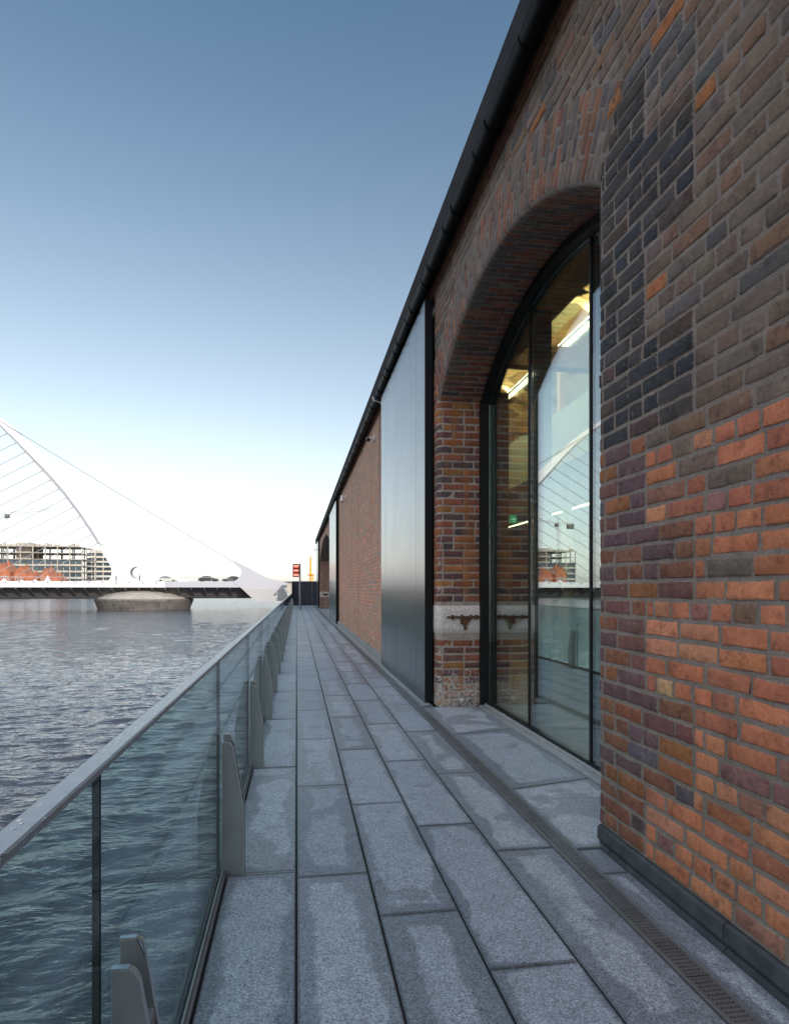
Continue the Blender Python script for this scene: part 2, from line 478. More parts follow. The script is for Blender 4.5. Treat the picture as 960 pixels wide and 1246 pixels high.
# strip between the drain and the plinth (walls), threshold slabs in the arch
for y0, y1, k in ((-3, 3.30, 0), (7.66, 57.5, 0)):
    y = y0
    while y < y1 - .05:
        b = min(y + 1.2, y1)
        slab((1.545, y + G), (1.678, y + G), (1.678, b - G), (1.545, b - G)); y += 1.2
ys = [3.32, 4.38, 6.12, 7.60]
sk = .16
for i in range(3):
    a, b = ys[i] + G, ys[i + 1] - G
    a2 = a + (sk if i else 0.0); b2 = b + (sk if i < 2 else 0)
    slab((1.545, a), (2.215, a2), (2.215, b2), (1.545, b), w=.67)
# inside the far recess
slab((1.68, 31.6), (2.6, 31.6), (2.6, 47.4), (1.68, 47.4))
o = slabs.build('path', [M['slab']], col=True)
me = o.data; ul = me.uv_layers.new(name='UVMap')
for lp in me.loops: ul.data[lp.index].uv = suv[lp.vertex_index]
struct(o)
m = MB(); m.box(-.352, 1.43, -3, 57.5, -.04, -.022); struct(m.build('path_bed', M['granite_dark']))
# metal strips in the slot joints beside each post
m = MB()
for k in range(-2, 28):
    y = PY0 + PP * k
    m.box(-.350, -.004, y - .003, y + .003, -.03, -.002)
struct(m.build('path_joint_strip', M['sill']))

# drain: slotted grating in a steel channel
t0 = thing('drain_channel', 'long slotted steel drain grating set in the paving along the foot of the brick wall', 'drain', (1.49, 0, 0))
m = MB(); m.box(1.429, 1.434, -3, 57.5, -.04, .0005); m.box(1.536, 1.541, -3, 57.5, -.04, .0005)
m.box(1.434, 1.536, -3, 57.5, -.05, -.035); m.build('channel', M['post'], t0)
y = -1.0
gm = simple('grating_steel', (.19, .19, .2), .5, .5, var=.15, nscale=5)
xs = [1.4345, 1.450, 1.4635, 1.477, 1.4905, 1.504, 1.5175, 1.5355]
for sec in range(56):
    y0 = -2 + sec * 1.04; y1 = y0 + 1.034
    m = MB()
    m.box(1.4345, 1.449, y0, y1, -.012, -.001); m.box(1.521, 1.5355, y0, y1, -.012, -.001)
    for k in range(5):
        xx = 1.4612 + k * .012 + .0
        m.box(xx - .0022, xx + .0022, y0, y1, -.010, -.0012)
    yy = y0
    n = 44
    for k in range(n + 1):
        yc = y0 + (y1 - y0) * k / n
        hw = .0055 if k % 11 else .011
        m.box(1.449, 1.521, max(y0, yc - hw), min(y1, yc + hw), -.0105, -.0014)
    if sec < 48: m.build('grating', gm, t0)
    
# ------------------------------------------------------------------ brick building
house = thing('brick_warehouse', 'long old red brick warehouse with an arched glass opening beside the quay path', 'building', (2.4, 5.5, 0))

def jit(c, v=.14):
    k = random.uniform(1 - v, 1 + v)
    return tuple(max(.01, x * k * random.uniform(.95, 1.05)) for x in c)
PAL = {
    'orange': [((.48, .175, .088), 5), ((.42, .15, .08), 4), ((.5, .21, .115), 2), ((.38, .13, .075), 2.5), ((.28, .125, .09), 2), ((.5, .29, .14), .3), ((.22, .105, .095), 1.2)],
    'upper': [((.17, .115, .085), 4), ((.14, .105, .085), 3), ((.20, .115, .075), 2), ((.32, .125, .05), .8), ((.11, .10, .098), 1.4), ((.19, .145, .115), 2)],
    'quoin': [((.17, .075, .065), 4), ((.13, .075, .08), 4), ((.20, .085, .05), 3), ((.105, .088, .10), .9), ((.25, .10, .04), 1.2)],
    'quoin_up': [((.052, .044, .044), 4), ((.035, .037, .043), 4), ((.085, .055, .045), 3), ((.06, .055, .055), 1)],
    'jamb': [((.25, .088, .052), 4), ((.29, .105, .047), 2.5), ((.15, .07, .062), 3.5), ((.105, .07, .075), 2), ((.34, .145, .055), 1.2)],
    'ring': [((.16, .115, .095), 4), ((.26, .115, .07), 2.5), ((.13, .115, .108), 3), ((.20, .14, .11), 2), ((.22, .09, .055), 1.2)],
    'soffit': [((.19, .075, .05), 4), ((.12, .075, .065), 3), ((.26, .09, .05), 2)],
    'long': [((.74, .275, .14), 4), ((.68, .24, .12), 4), ((.7, .36, .23), 2), ((.52, .21, .14), 2), ((.45, .25, .2), 1)],
    'long_up': [((.56, .30, .18), 4), ((.5, .28, .17), 3), ((.62, .31, .17), 2), ((.36, .24, .18), 1.5)],
}
def pick(p):
    L = PAL[p]; return jit(random.choices([a for a, b in L], [b for a, b in L])[0])

def add_brick(mb, P, u0, u1, v0, v1, col, rough=1.0, useg=None, out=0.0, joint=.0055):
    """one brick on the surface P(u, v, depth); rounded, slightly bowed and uneven"""
    u0 += joint * random.uniform(.7, 1.5); u1 -= joint * random.uniform(.7, 1.5)
    v0 += joint * random.uniform(.7, 1.5); v1 -= joint * random.uniform(.7, 1.5)
    e = .009
    nu = useg or 4
    us = [u0, u0 + e * .5] + [u0 + e + (u1 - u0 - 2 * e) * i / (nu - 2) for i in range(nu - 1)] + [u1 - e * .5, u1] if nu > 2 else [u0, u0 + e, u1 - e, u1]
    vs = [v0, v0 + e * .5, v0 + e * 1.3, v1 - e * 1.3, v1 - e * .5, v1]
    nU, nV = len(us), len(vs)
    tilt_u = random.uniform(-.002, .002) * rough; tilt_v = random.uniform(-.002, .002) * rough
    base = random.uniform(-.002, .0025) * rough + out
    n = len(mb.v)
    for j, v in enumerate(vs):
        for i, u in enumerate(us):
            bi = min(i, nU - 1 - i); bj = min(j, nV - 1 - j); b = min(bi, bj)
            d = -.012 if b == 0 else (-.0022 if b == 1 else 0)
            if bi <= 1 and bj <= 1 and b > 0: d = -.006
            d += base + tilt_u * (2 * i / (nU - 1) - 1) + tilt_v * (2 * j / (nV - 1) - 1)
            if b > 0: d += random.uniform(-.0014, .0014) * rough
            ju = random.uniform(-.0032, .0032) * rough; jv = random.uniform(-.003, .003) * rough
            if bi <= 1 and bj <= 2 and random.random() < .06: d -= .006
            mb.vert(P(u + ju, v + jv, d), (*col, 0 if b == 0 else (.5 if b == 1 else 1)))
    for j in range(nV - 1):
        for i in range(nU - 1):
            a = n + j * nU + i
            mb.face((a, a + 1, a + nU + 1, a + nU))
def sheet(mb, P, us, vs, col, d=-.006):
    n = len(mb.v)
    for v in vs:
        for u in us: mb.vert(P(u, v, d + random.uniform(-.0015, .0015)), (*jit(col, .1), 0))
    k = len(us)
    for j in range(len(vs) - 1):
        for i in range(k - 1):
            a = n + j * k + i; mb.face((a, a + 1, a + k + 1, a + k))
def frange(a, b, st):
    n = max(1, int(math.ceil((b - a) / st))); return [a + (b - a) * i / n for i in range(n + 1)]

def wall_P(u, v, d): return (XW - d, u, v)
def in_arch_ring(y, z, r=RE): return (y - CY) ** 2 + (z - CZ) ** 2 < r * r and YN - .6 < y < YF + .6 and z > ZSP - .25

def row_cuts(y0, y1, course, seed, header_every=4):
    """brick boundaries along one course between y0 and y1"""
    rnd = random.Random(seed * 977 + course)
    hd = course % header_every == 1
    cuts = [y0]; y = y0
    first = rnd.choice((.5, 1.0, .75)) if not hd else (.5 if course % 2 else .75)
    y += (BL * first if not hd else BH * first * 1.3)
    while y < y1 - .05:
        cuts.append(y)
        y += (BH if (hd and rnd.random() < .88) or (not hd and rnd.random() < .12) else BL) * rnd.uniform(.97, 1.03)
    if y1 - cuts[-1] < .06 and len(cuts) > 1: cuts.pop()
    cuts.append(y1)
    return cuts

wide = [(.44, .92), (1.38, 1.77), (2.22, 2.67), (3.16, 3.66)]
def quoin_w(z):
    return .85 if any(a <= z <= b for a, b in wide) else .46
Z0 = .11
# --- near wall (left of the near jamb in the building, right in the picture) and everything over the arch
wall = MB(); quoin = MB()
ncourse = int((ZT - Z0) / CH)
CHn = (ZT - Z0) / ncourse
rr_ = .045
for c_ in range(ncourse):
    z0 = Z0 + c_ * CHn; z1 = z0 + CHn; zm = (z0 + z1) / 2
    wob = .0
    # plain walling on the near pier
    yq = YN - rr_ - quoin_w(zm) if zm < 4.09 else YN - rr_
    pal = 'orange' if zm < 2.17 else 'upper'
    mixp = .035 if abs(zm - 2.17) > .3 else .2
    # ring limit
    def ring_lo(z, r=RE):
        if z < CZ: return None
        q = r * r - (z - CZ) ** 2
        return CY - math.sqrt(q) if q > 0 else None
    if zm < 4.12:
        cuts = row_cuts(-1.2, yq, c_, 3)
        for a, b in zip(cuts, cuts[1:]):
            hw = random.random()
            add_brick(wall, wall_P, a, b, z0, z1, pick(pal if random.random() > mixp else ('upper' if pal == 'orange' else 'orange' if random.random() < mixp * .7 else 'upper')), 1.25, 5, out=.0, joint=.0058)
    else:
        lo, hi = ring_lo(zm, RE + .02), None
        if lo is None:
            cuts = row_cuts(-1.2, 7.78, c_, 3)
            for a, b in zip(cuts, cuts[1:]): add_brick(wall, wall_P, a, b, z0, z1, pick('upper'), 1.25, 5, joint=.0058)
        else:
            hi = 2 * CY - lo
            cuts = row_cuts(-1.2, lo, c_, 3)
            for a, b in zip(cuts, cuts[1:]): add_brick(wall, wall_P, a, b, z0, z1, pick('upper'), 1.25, 5, joint=.0058)
            if hi < 7.78:
                cuts = row_cuts(hi, 7.78, c_, 5)
                for a, b in zip(cuts, cuts[1:]): add_brick(wall, wall_P, a, b, z0, z1, pick('upper'), 1.25, 5, joint=.0058)
sheet(wall, wall_P, frange(-1.2, 2.5, .12), frange(Z0, ZT, .12), (.22, .185, .155), -.005)
sheet(wall, wall_P, frange(2.5, YN - rr_, .12), frange(Z0, ZT, .12), (.22, .185, .155), -.0053)
# spandrel mortar over the ring
n = len(wall.v)
A = [CY + (RE - .05) * math.sin(a) for a in [math.asin((YN - rr_ - CY) / RE) + i * (math.asin((7.78 - CY) / RE) - math.asin((YN - rr_ - CY) / RE)) / 24 for i in range(25)]]
for y in A:
    zz = CZ + math.sqrt(max(0, (RE - .05) ** 2 - (y - CY) ** 2))
    wall.vert(wall_P(y, zz, -.0065), (.17, .15, .12, 0)); wall.vert(wall_P(y, ZT, -.0065), (.17, .15, .12, 0))
for i in range(24):
    a = n + 2 * i; wall.face((a, a + 2, a + 3, a + 1))
wall.build('brick_wall', M['brick_near'], house, smooth=True, col=True)

# --- jamb profiles in plan: along the face, round the corner, into the reveal
def jamb_P(yj, sgn, flat, r):
    """u runs from the wall face to the glass; sgn=+1: opening lies at larger y (near jamb), -1: at smaller y (far jamb)"""
    def P(u, v, d):
        if u < flat:                      # on the face
            return (XW - d, yj - sgn * (r + flat - u), v)
        a = (u - flat) / r
        if a < math.pi / 2:
            rad = r + d
            return (XW + r - rad * math.cos(a), yj - sgn * r + sgn * rad * math.sin(a), v)
        s_ = u - flat - r * math.pi / 2
        return (XW + r + s_, yj + sgn * d, v)
    return P
def jamb_len(flat, r): return flat + r * math.pi / 2 + (XG - .08 - XW - r)

# near jamb with toothed dark quoin
flat = .85; P = jamb_P(YN, +1, flat, rr_)
Lj = jamb_len(flat, rr_)
for c_ in range(ncourse):
    z0 = Z0 + c_ * CHn; z1 = z0 + CHn; zm = (z0 + z1) / 2
    if zm > 4.09: break
    w = quoin_w(zm); u0 = flat - w
    top = ZSP if True else 0
    pal = 'quoin' if zm < 2.2 else 'quoin_up'
    lim = Lj
    cutoff = None
    if zm > ZSP - .1:     # above springing the ring takes the inner part
        lo = CY - math.sqrt(max(0.01, (RE + .0) ** 2 - (zm - CZ) ** 2)) - .01
        lo2 = min(YN - rr_, CY - (YF - CY) / RI * 1.0 * (zm - CZ) / math.sqrt(1 - ((YF - CY) / RI) ** 2))  # skewback line
        cutoff = max(u0 + .07, flat - (YN - rr_ - lo2))
    hd = c_ % 3 == 0
    cuts = [u0]
    if hd:
        q = u0 + BL * .98
        while q < Lj - .07: cuts.append(q); q += BH
    else:
        q = u0 + (BH if c_ % 3 == 1 else BL * .98)
        while q < Lj - .07: cuts.append(q); q += BL
    cuts.append(Lj)
    for a, b in zip(cuts, cuts[1:]):
        if cutoff is not None:
            if a > cutoff - .03: continue
            b = min(b, cutoff)
        curved = a < flat + r_max if (r_max := rr_ * 1.6) and b > flat else False
        add_brick(quoin, P, a, b, z0, z1, pick(pal if random.random() < .9 or zm > 2.2 else 'jamb'), 1.3, 9 if curved else 5, out=random.uniform(0, .003), joint=.0055)
us = frange(0, flat, .1)[:-1] + [flat + rr_ * math.pi / 2 * i / 6 for i in range(7)] + frange(flat + rr_ * math.pi / 2, Lj, .15)[1:]
n_before = len(quoin.v)
sheet(quoin, P, [u for u in us if u >= flat - .46], frange(Z0, ZSP + .02, .1), (.36, .31, .27), -.004)
quoin.build('brick_quoin', M['brick_near'], house, smooth=True, col=True)

# far pier: visible bullnosed jamb, stone band, flaking whitewash at the foot
pier = MB(); rb = .07; flat2 = .2
P = jamb_P(YF, -1, flat2, rb); Lj2 = jamb_len(flat2, rb)
BZ0, BZ1 = .89, 1.256
zc = .0
ncp = int(round((ZSP - 0) / CH)); hp = ZSP / ncp
for c_ in range(ncp):
    z0 = c_ * hp; z1 = z0 + hp; zm = (z0 + z1) / 2
    if BZ0 - .03 < zm < BZ1 + .03: continue
    q0 = 0 if c_ % 2 else -BH * .0
    cuts = [0]; q = (.30 if c_ % 2 else .16)
    while q < Lj2 - .06:
        cuts.append(q); q += BL * random.uniform(.94, 1.0) if random.random() < .85 else BH
    cuts.append(Lj2)
    for a, b in zip(cuts, cuts[1:]):
        curved = a < flat2 + rb * 1.57 and b > flat2
        add_brick(pier, P, a, b, max(z0, 0.0), z1, pick('jamb'), 1.1, 11 if curved else 5, joint=.005)
for k in range(8):
    z0 = ZSP + k * hp; z1 = z0 + hp
    ul_ = (YF + rb + flat2) - (YF + (z0 - ZSP) * .727) - .004
    if ul_ < .06: break
    add_brick(pier, P, 0, min(ul_, flat2 + .02), z0, min(z1, ZSP + (z0 - ZSP) + hp), pick('jamb'), 1, 4, joint=.005)
us = [0, flat2 * .5] + [flat2 + rb * math.pi / 2 * i / 8 for i in range(9)] + frange(flat2 + rb * math.pi / 2, Lj2, .12)[1:]
sheet(pier, P, us[:2], [ZSP, ZSP + .4], (.4, .35, .3), -.004)
sheet(pier, P, us, frange(0, ZSP + .02, .1), (.46, .40, .35), -.0035)
pier.build('brick_pier', M['brick_pier'], house, smooth=True, col=True)
band = MB()
rows = []
for v, d in ((BZ0 + .005, -.012), (BZ0 + .012, .004), (BZ0 + .1, .007), (BZ1 - .1, .006), (BZ1 - .012, .004), (BZ1 - .005, -.012)):
    rows.append([P(u, v, d + random.uniform(-.0015, .0015)) for u in us])
n = 0
for r_ in rows:
    for p in r_: band.vert(p)
for j in range(len(rows) - 1):
    for i in range(len(us) - 1):
        a = j * len(us) + i; band.face((a, a + 1, a + len(us) + 1, a + len(us)))
band.build('stone_band', M['stone'], house, smooth=True)
# rusted drawbolt on the band
lt = MB()
zb = 1.105; yb = YF - .03
lt.tube([(1.83, yb, zb), (XG - .04, yb, zb)], .014, 8)
for x in (1.90, 2.02, 2.13, 2.20):
    lt.box(x - .013, x + .013, yb - .02, yb + .03, zb - .03, zb + .03)
lt.prism([(2.0, zb - .02), (2.12, zb - .02), (2.11, zb - .07), (2.085, zb - .08), (2.075, zb - .15), (2.05, zb - .165), (2.04, zb - .10), (2.0, zb - .08)], 'y', yb - .012, yb + .03)
lt.build('drawbolt', M['rust'], house, bevel=.004)
bl = MB(); bl.lathe([(.03, 0), (.028, .012), (.014, .02)], 0, 0, 12)
ob = bl.build('iron_boss', M['stone'], house); ob.rotation_euler = (R(90), 0, 0); ob.location = Vector((2.02, YF - .004, .075)) - house.location

# --- arch ring: face voussoirs in two rings, rounded arris, brick soffit
ring = MB()
ra = .055
def ring_P(u, v, d):
    """v: angle (rad) from the crown, towards +y; u: 0 at the extrados, down the face, round the arris, along the soffit"""
    fl = RE - RI - ra
    if u < fl: r_, x = RE - u, XW - d
    else:
        a = (u - fl) / ra
        if a < math.pi / 2:
            rad = ra + d
            r_ = RI + ra - rad * math.sin(a); x = XW + ra - rad * math.cos(a)
        else:
            r_ = RI - d; x = XW + ra + (u - fl - ra * math.pi / 2)
    return (x, CY + r_ * math.sin(v), CZ + r_ * math.cos(v))
AM = math.asin((YF - CY) / RI)
nv = 58; da = 2 * AM / nv
fl = RE - RI - ra
Lr = fl + ra * math.pi / 2 + (XG - .08 - XW - ra)
for i in range(nv):
    a0 = -AM + i * da; a1 = a0 + da
    # face bricks: whole and half alternating; joint measured as an angle
    if i % 2: cuts = [0, .235, fl + ra * 1.57 + .10]
    else: cuts = [0, .12, .34, fl + ra * 1.57 + .2]
    q = cuts[-1] + BL
    while q < Lr - .05: cuts.append(q); q += BL
    cuts.append(Lr)
    for a, b in zip(cuts, cuts[1:]):
        sof = a > fl
        cur = a < fl + ra * 1.57 and b > fl
        # angle joint ~ 5 mm at the intrados
        jj = .0014
        def PP_(u, v, d): return ring_P(u, a0 + (v - a0 * RI) / RI, d)
        add_brick(ring, PP_, a, b, a0 * RI, a1 * RI, pick(('jamb' if random.random() < max(0, (abs(i - nv / 2 + .5) / (nv / 2) - .35)) * 1.3 else 'soffit') if sof else ('jamb' if random.random() < max(0, (i - nv / 2) / (nv / 2) - .5) * 1.2 else 'ring')), 1.1, 9 if cur else 4, joint=.005)
us = frange(0, fl, .1) + [fl + ra * 1.5708 * i / 6 for i in range(1, 7)] + frange(fl + ra * 1.5708, Lr, .2)[1:]
sheet(ring, ring_P, us, frange(-AM, AM, .02), (.24, .2, .17), -.004)
ring.build('brick_arch', M['brick_pier'] if False else M['brick_near'], house, smooth=True, col=True)

# --- long wall beyond the steel door
lw = MB()
def long_rows(y0, y1, za=Z0, zb=ZT, hole=None, seg=3):
    nc = int((zb - za) / CH); hc = (zb - za) / nc
    for c_ in range(nc):
        z0 = za + c_ * hc; zm = z0 + hc / 2
        spans = [(y0, y1)]
        if hole:
            s_ = hole(zm)
            if s_: spans = [(y0, s_[0]), (s_[1], y1)]
        for p, q in spans:
            if q - p < .1: continue
            cuts = row_cuts(p, q, c_, 11)
            for a, b in zip(cuts, cuts[1:]):
                up = 1 / (1 + math.exp(-(zm - 3.2) * 2.2))
                add_brick(lw, wall_P, a, b, z0, z0 + hc, pick('long_up' if random.random() < up else 'long'), 1.0, 2, joint=.0058)
long_rows(11.5, 26.3)
sheet(lw, wall_P, frange(11.5, 26.3, .3), frange(Z0, ZT, .3), (.5, .44, .41), -.004)
# recess arch beyond
CY2, Y2a, Y2b = 39.5, 31.5, 47.5
R2 = 28.0; CZ2 = 4.75 - R2
def hole2(z):
    if z < CZ2 + math.sqrt(R2 * R2 - (Y2b - CY2) ** 2): return (Y2a, Y2b)
    q = R2 * R2 - (z - CZ2) ** 2
    if q <= 0 or z > 4.75: return None
    return (CY2 - math.sqrt(q), CY2 + math.sqrt(q))
long_rows(26.3, YEND, hole=hole2)
sheet(lw, wall_P, [26.3, Y2a], frange(Z0, ZT, .3), (.5, .44, .41), -.004)
sheet(lw, wall_P, [Y2b, YEND], frange(Z0, ZT, .3), (.5, .44, .41), -.004)
sheet(lw, wall_P, [Y2a, Y2b], [4.75, ZT], (.5, .44, .41), -.004)
# far jamb of the recess faces us
def jamb2(u, v, d): return (XW + u, Y2b - d, v)
for c_ in range(int(4.4 / CH)):
    z0 = c_ * CH
    if .86 < z0 + .045 < 1.26: continue
    cuts = [0, BH if c_ % 2 else BL, (BH if c_ % 2 else BL) + BL, .9]
    for a, b in zip(cuts, cuts[1:]): add_brick(lw, jamb2, a, b, z0, z0 + CH, pick('jamb'), 1, 2)
sheet(lw, jamb2, [0, .9], [0, 4.5], (.3, .27, .24), -.006)
lw.build('side_wall', M['brick_long'], house, smooth=True, col=True)
m = MB(); m.box(XW - .006, XW + .9, Y2b - .012, Y2b + .02, .87, 1.26); m.build('stone_band', M['stone'], house)
m = MB(); m.tube([(1.85, Y2b - .03, 1.1), (2.5, Y2b - .03, 1.1)], .03, 6); m.box(2.0, 2.3, Y2b - .04, Y2b - .012, .98, 1.08)
m.build('drawbolt', M['rust'], house)

# --- core of the wall (behind the bricks), other outer walls, roof
core = MB()
xa, xb = XW + .012, XG + .12
core.box(xa + .05, xb, -20, YN - .06, -.05, ZT)                # near pier
core.box(xa + .05, xb, YF + .06, Y2a - .02, -.05, ZT)
core.box(xa + .02, xb + .4, Y2b + .02, YEND, -.05, ZT)
core.box(xb + .02, xb + .4, Y2a - .1, Y2b + .1, -.05, ZT)     # back of the recess
pts = [(YN - .06, ZT), (YN - .06, ZSP + .1)] + [(CY + (RI + .02) * math.sin(-AM + 2 * AM * i / 30), CZ + (RI + .02) * math.cos(-AM + 2 * AM * i / 30)) for i in range(31)] + [(YF + .06, ZSP + .1), (YF + .06, ZT)]
core.prism(pts[::-1], 'x', xa + .05, xb)
pts = [(Y2a - .02, ZT)] + [(CY2 + (Y2b - CY2) * (2 * i / 16 - 1), CZ2 + math.sqrt(R2 * R2 - ((Y2b - CY2) * (2 * i / 16 - 1)) ** 2) + .01) for i in range(17)] + [(Y2b + .02, ZT)]
core.prism(pts[::-1], 'x', XW + .004, xb + .02)
core.box(xa + .05, xb, -1.2, -20, .0, .1)
core.build('wall_core', M['core'], house)
m = MB()
m.box(XW + .001, XW + .06, -20, -1.2, 0, ZT)
m.box(14, 14.6, -20, YEND, -.05, 4.3); m.box(14, 14.6, -20, YEND, 5.1, 5.45)
for k in range(0, 25): m.box(14, 14.6, -20 + k * 3, -19.2 + k * 3, 4.3, 5.1)
m.prism([(XW + .06, 0), (14, 0), (14, 5.45), (8.2, 8.1), (XW + .06, 5.3)], 'y', -20.3, -20)
m.prism([(XG + .5, 0), (14, 0), (14, 5.45), (8.2, 8.1), (XG + .5, 5.3)], 'y', YEND - .4, YEND - .01)
m.build('outer_wall', M['inwall'], house)
# roof slopes
m = MB()
m.prism([(1.62, 5.36), (8.2, 8.24), (8.2, 8.40), (1.50, 5.46)], 'y', -20.4, YEND + .3)
m.prism([(8.2, 8.24), (14.9, 5.36), (15.0, 5.46), (8.2, 8.40)], 'y', -20.4, YEND + .3)
m.build('roof', M['roof'], house)
m = MB(); m.box(1.60, XW + .012, -20, YEND + .2, 5.285, 5.345); m.build('eaves_board', M['eaves'], house)
m = MB()
m.box(XW - .035, XW + .03, -20, YEND, ZT - .045, ZT + .0); m.box(XW - .02, XW + .03, -20, YEND, ZT - .10, ZT - .062)
m.build('corbel', M['corbel'], house)
# gutter: half round, collars at each joint, brackets
gx, gz, gr = 1.586, 5.258, .07
g_ = MB(); n = 0
ring_pts = [(gx + gr * math.cos(a), gz + gr * math.sin(a)) for a in [math.pi + math.pi * i / 12 for i in range(13)]]
inner = [(gx + (gr - .008) * math.cos(a), gz + (gr - .008) * math.sin(a)) for a in [2 * math.pi - math.pi * i / 12 for i in range(13)]]
lip = [(gx - gr - .006, gz + .012), (gx - gr + .01, gz + .012)]
g_.prism(ring_pts + [(gx + gr, gz + .012), (gx + gr - .012, gz + .012)] + inner + [(gx - gr + .012, gz + .014), (gx - gr - .006, gz + .014)], 'y', -6, YEND + .25)
gut = g_.build('gutter', M['gutter'], house, smooth=False)
pairs = []
y = .35
while y < YEND:
    pairs += [y]; y += 1.15
for dy, w in ((0, .04), (.36, .018)):
    proto = None
    for y in pairs:
        if proto:
            q_ = proto.copy(); COL.objects.link(q_); q_.parent = gut; q_.location.y += y - pairs[0]; continue
        cl = MB()
        g2 = gr + (.012 if w > .03 else .008)
        pr = [(gx + g2 * math.cos(a), gz + g2 * math.sin(a)) for a in [math.pi + math.pi * i / 10 for i in range(11)]]
        cl.prism([(gx - g2, gz + .02)] + pr + [(gx + g2, gz + .02)], 'y', y + dy, y + dy + w)
        proto = cl.build('gutter_collar', M['gutter'], gut)
# plinth
y = -1.5
while y < YN - .06:
    b = min(y + .95, YN - .045)
    m = MB(); m.prism([(1.684, -.02), (1.712, .005), (1.694, .035), (1.698, Z0 - .012), (1.708, Z0), (1.79, Z0), (1.79, -.02)], 'y', y + .002, b - .002); y += .95
    m.build('plinth', M['plinth'], house, bevel=.003)
for ya, yb_ in ((11.2, Y2a), (Y2b + .1, YEND)):
    m = MB(); m.box(1.665, 1.79, ya, yb_, -.02, Z0 + .02); m.build('plinth', M['pale_plinth'], house, bevel=.008)

# --- sliding steel doors hung on the wall
def steel_door(y0, y1, x0=1.598, x1=1.698, ztop=5.11):
    fr = MB()
    fr.box(x0 + .004, x1, y0, y0 + .03, .03, ztop); fr.box(x0 + .004, x1, y1 - .03, y1, .03, ztop)
    fr.box(x0 + .02, x1 - .01, y0 + .03, y1 - .03, .035, ztop - .01)
    d = fr.build('steel_door', M['black'], house, bevel=.002)
    f = MB(); n = max(3, int((y1 - y0) / .52)); st = (y1 - y0 - .012) / n
    for k in range(n):
        a = y0 + .006 + k * st
        f.box(x0 + random.uniform(-.0008, .0008), x0 + .018, a + .0008, a + st - .0008, .032, ztop)
    f.build('door_face', M['steel'], d)
steel_door(7.79, 11.93)
steel_door(25.95, 31.1)
steel_door(47.7, YEND + .1)
for y0, y1 in ((7.75, 26), (26, 31.6), (47.6, YEND)):
    m = MB(); m.box(1.585, 1.655, y0, y1, -.02, .014); m.build('door_track', M['sill'], house)

# --- arched window
win = MB()
def arc_band(mb, r0, r1, x0, x1, n=40):
    am0 = math.asin((YF - CY) / RI)
    rings = []
    for i in range(n + 1):
        a = -am0 + 2 * am0 * i / n
        s_, c__ = math.sin(a), math.cos(a)
        rings.append([(x0, CY + r0 * s_, CZ + r0 * c__), (x0, CY + r1 * s_, CZ + r1 * c__), (x1, CY + r1 * s_, CZ + r1 * c__), (x1, CY + r0 * s_, CZ + r0 * c__)])
    mb.loft(rings)
arc_band(win, RI - .065, RI + .03, XG - .09, XG + .06)
win.box(XG - .1, XG + .06, YF - .07, YF + .03, .0, ZSP + .02)
win.box(XG - .1, XG + .06, YN - .03, YN + .06, .0, ZSP + .02)
win.box(XG - .03, XG + .06, YN + .06, YF - .07, .0, .055)
frame = win.build('window', M['black'], house)
def top_z(y): return CZ + math.sqrt((RI - .08) ** 2 - (y - CY) ** 2)
def pane_poly(a, b):
    return [(a, .056), (b, .056)] + [(b + (a - b) * i / 14, top_z(b + (a - b) * i / 14) + .004) for i in range(15)]
MU = [(4.755, 4.80), (6.115, 6.165)]
for a, b in ((YN + .062, MU[0][0] - .001), (MU[0][1] + .001, MU[1][0] - .001), (MU[1][1] + .001, YF - .072)):
    p = MB(); p.prism(pane_poly(a, b), 'x', XG, XG + .012); p.build('glass_pane', M['win_glass'], frame)
    p = MB(); p.prism(pane_poly(a, b), 'x', XG + .03, XG + .038); p.build('glass_pane', M['win_glass'], frame)
for a, b in MU:
    m = MB(); m.box(XG - .008, XG + .0295, a + .008, b - .002, .056, top_z((a + b) / 2)); m.build('mullion', M['black'], frame)
    m = MB(); m.box(XG + .046, XG + .23, a + .004, b - .004, .056, top_z((a + b) / 2)); m.build('mullion_fin', M['bronze'], frame)
m = MB(); m.box(XG + .061, XG + .23, YF - .14, YF - .02, .05, ZSP + .1); m.build('jamb_lining', M['bronze'], frame)
m = MB(); m.box(XG - .132, XG - .035, YN - .0, YF - .072, -.02, .022); m.box(XG - .06, XG - .032, YN, YF - .072, .022, .04)
m.build('window_sill', M['sill'], frame, bevel=.004)

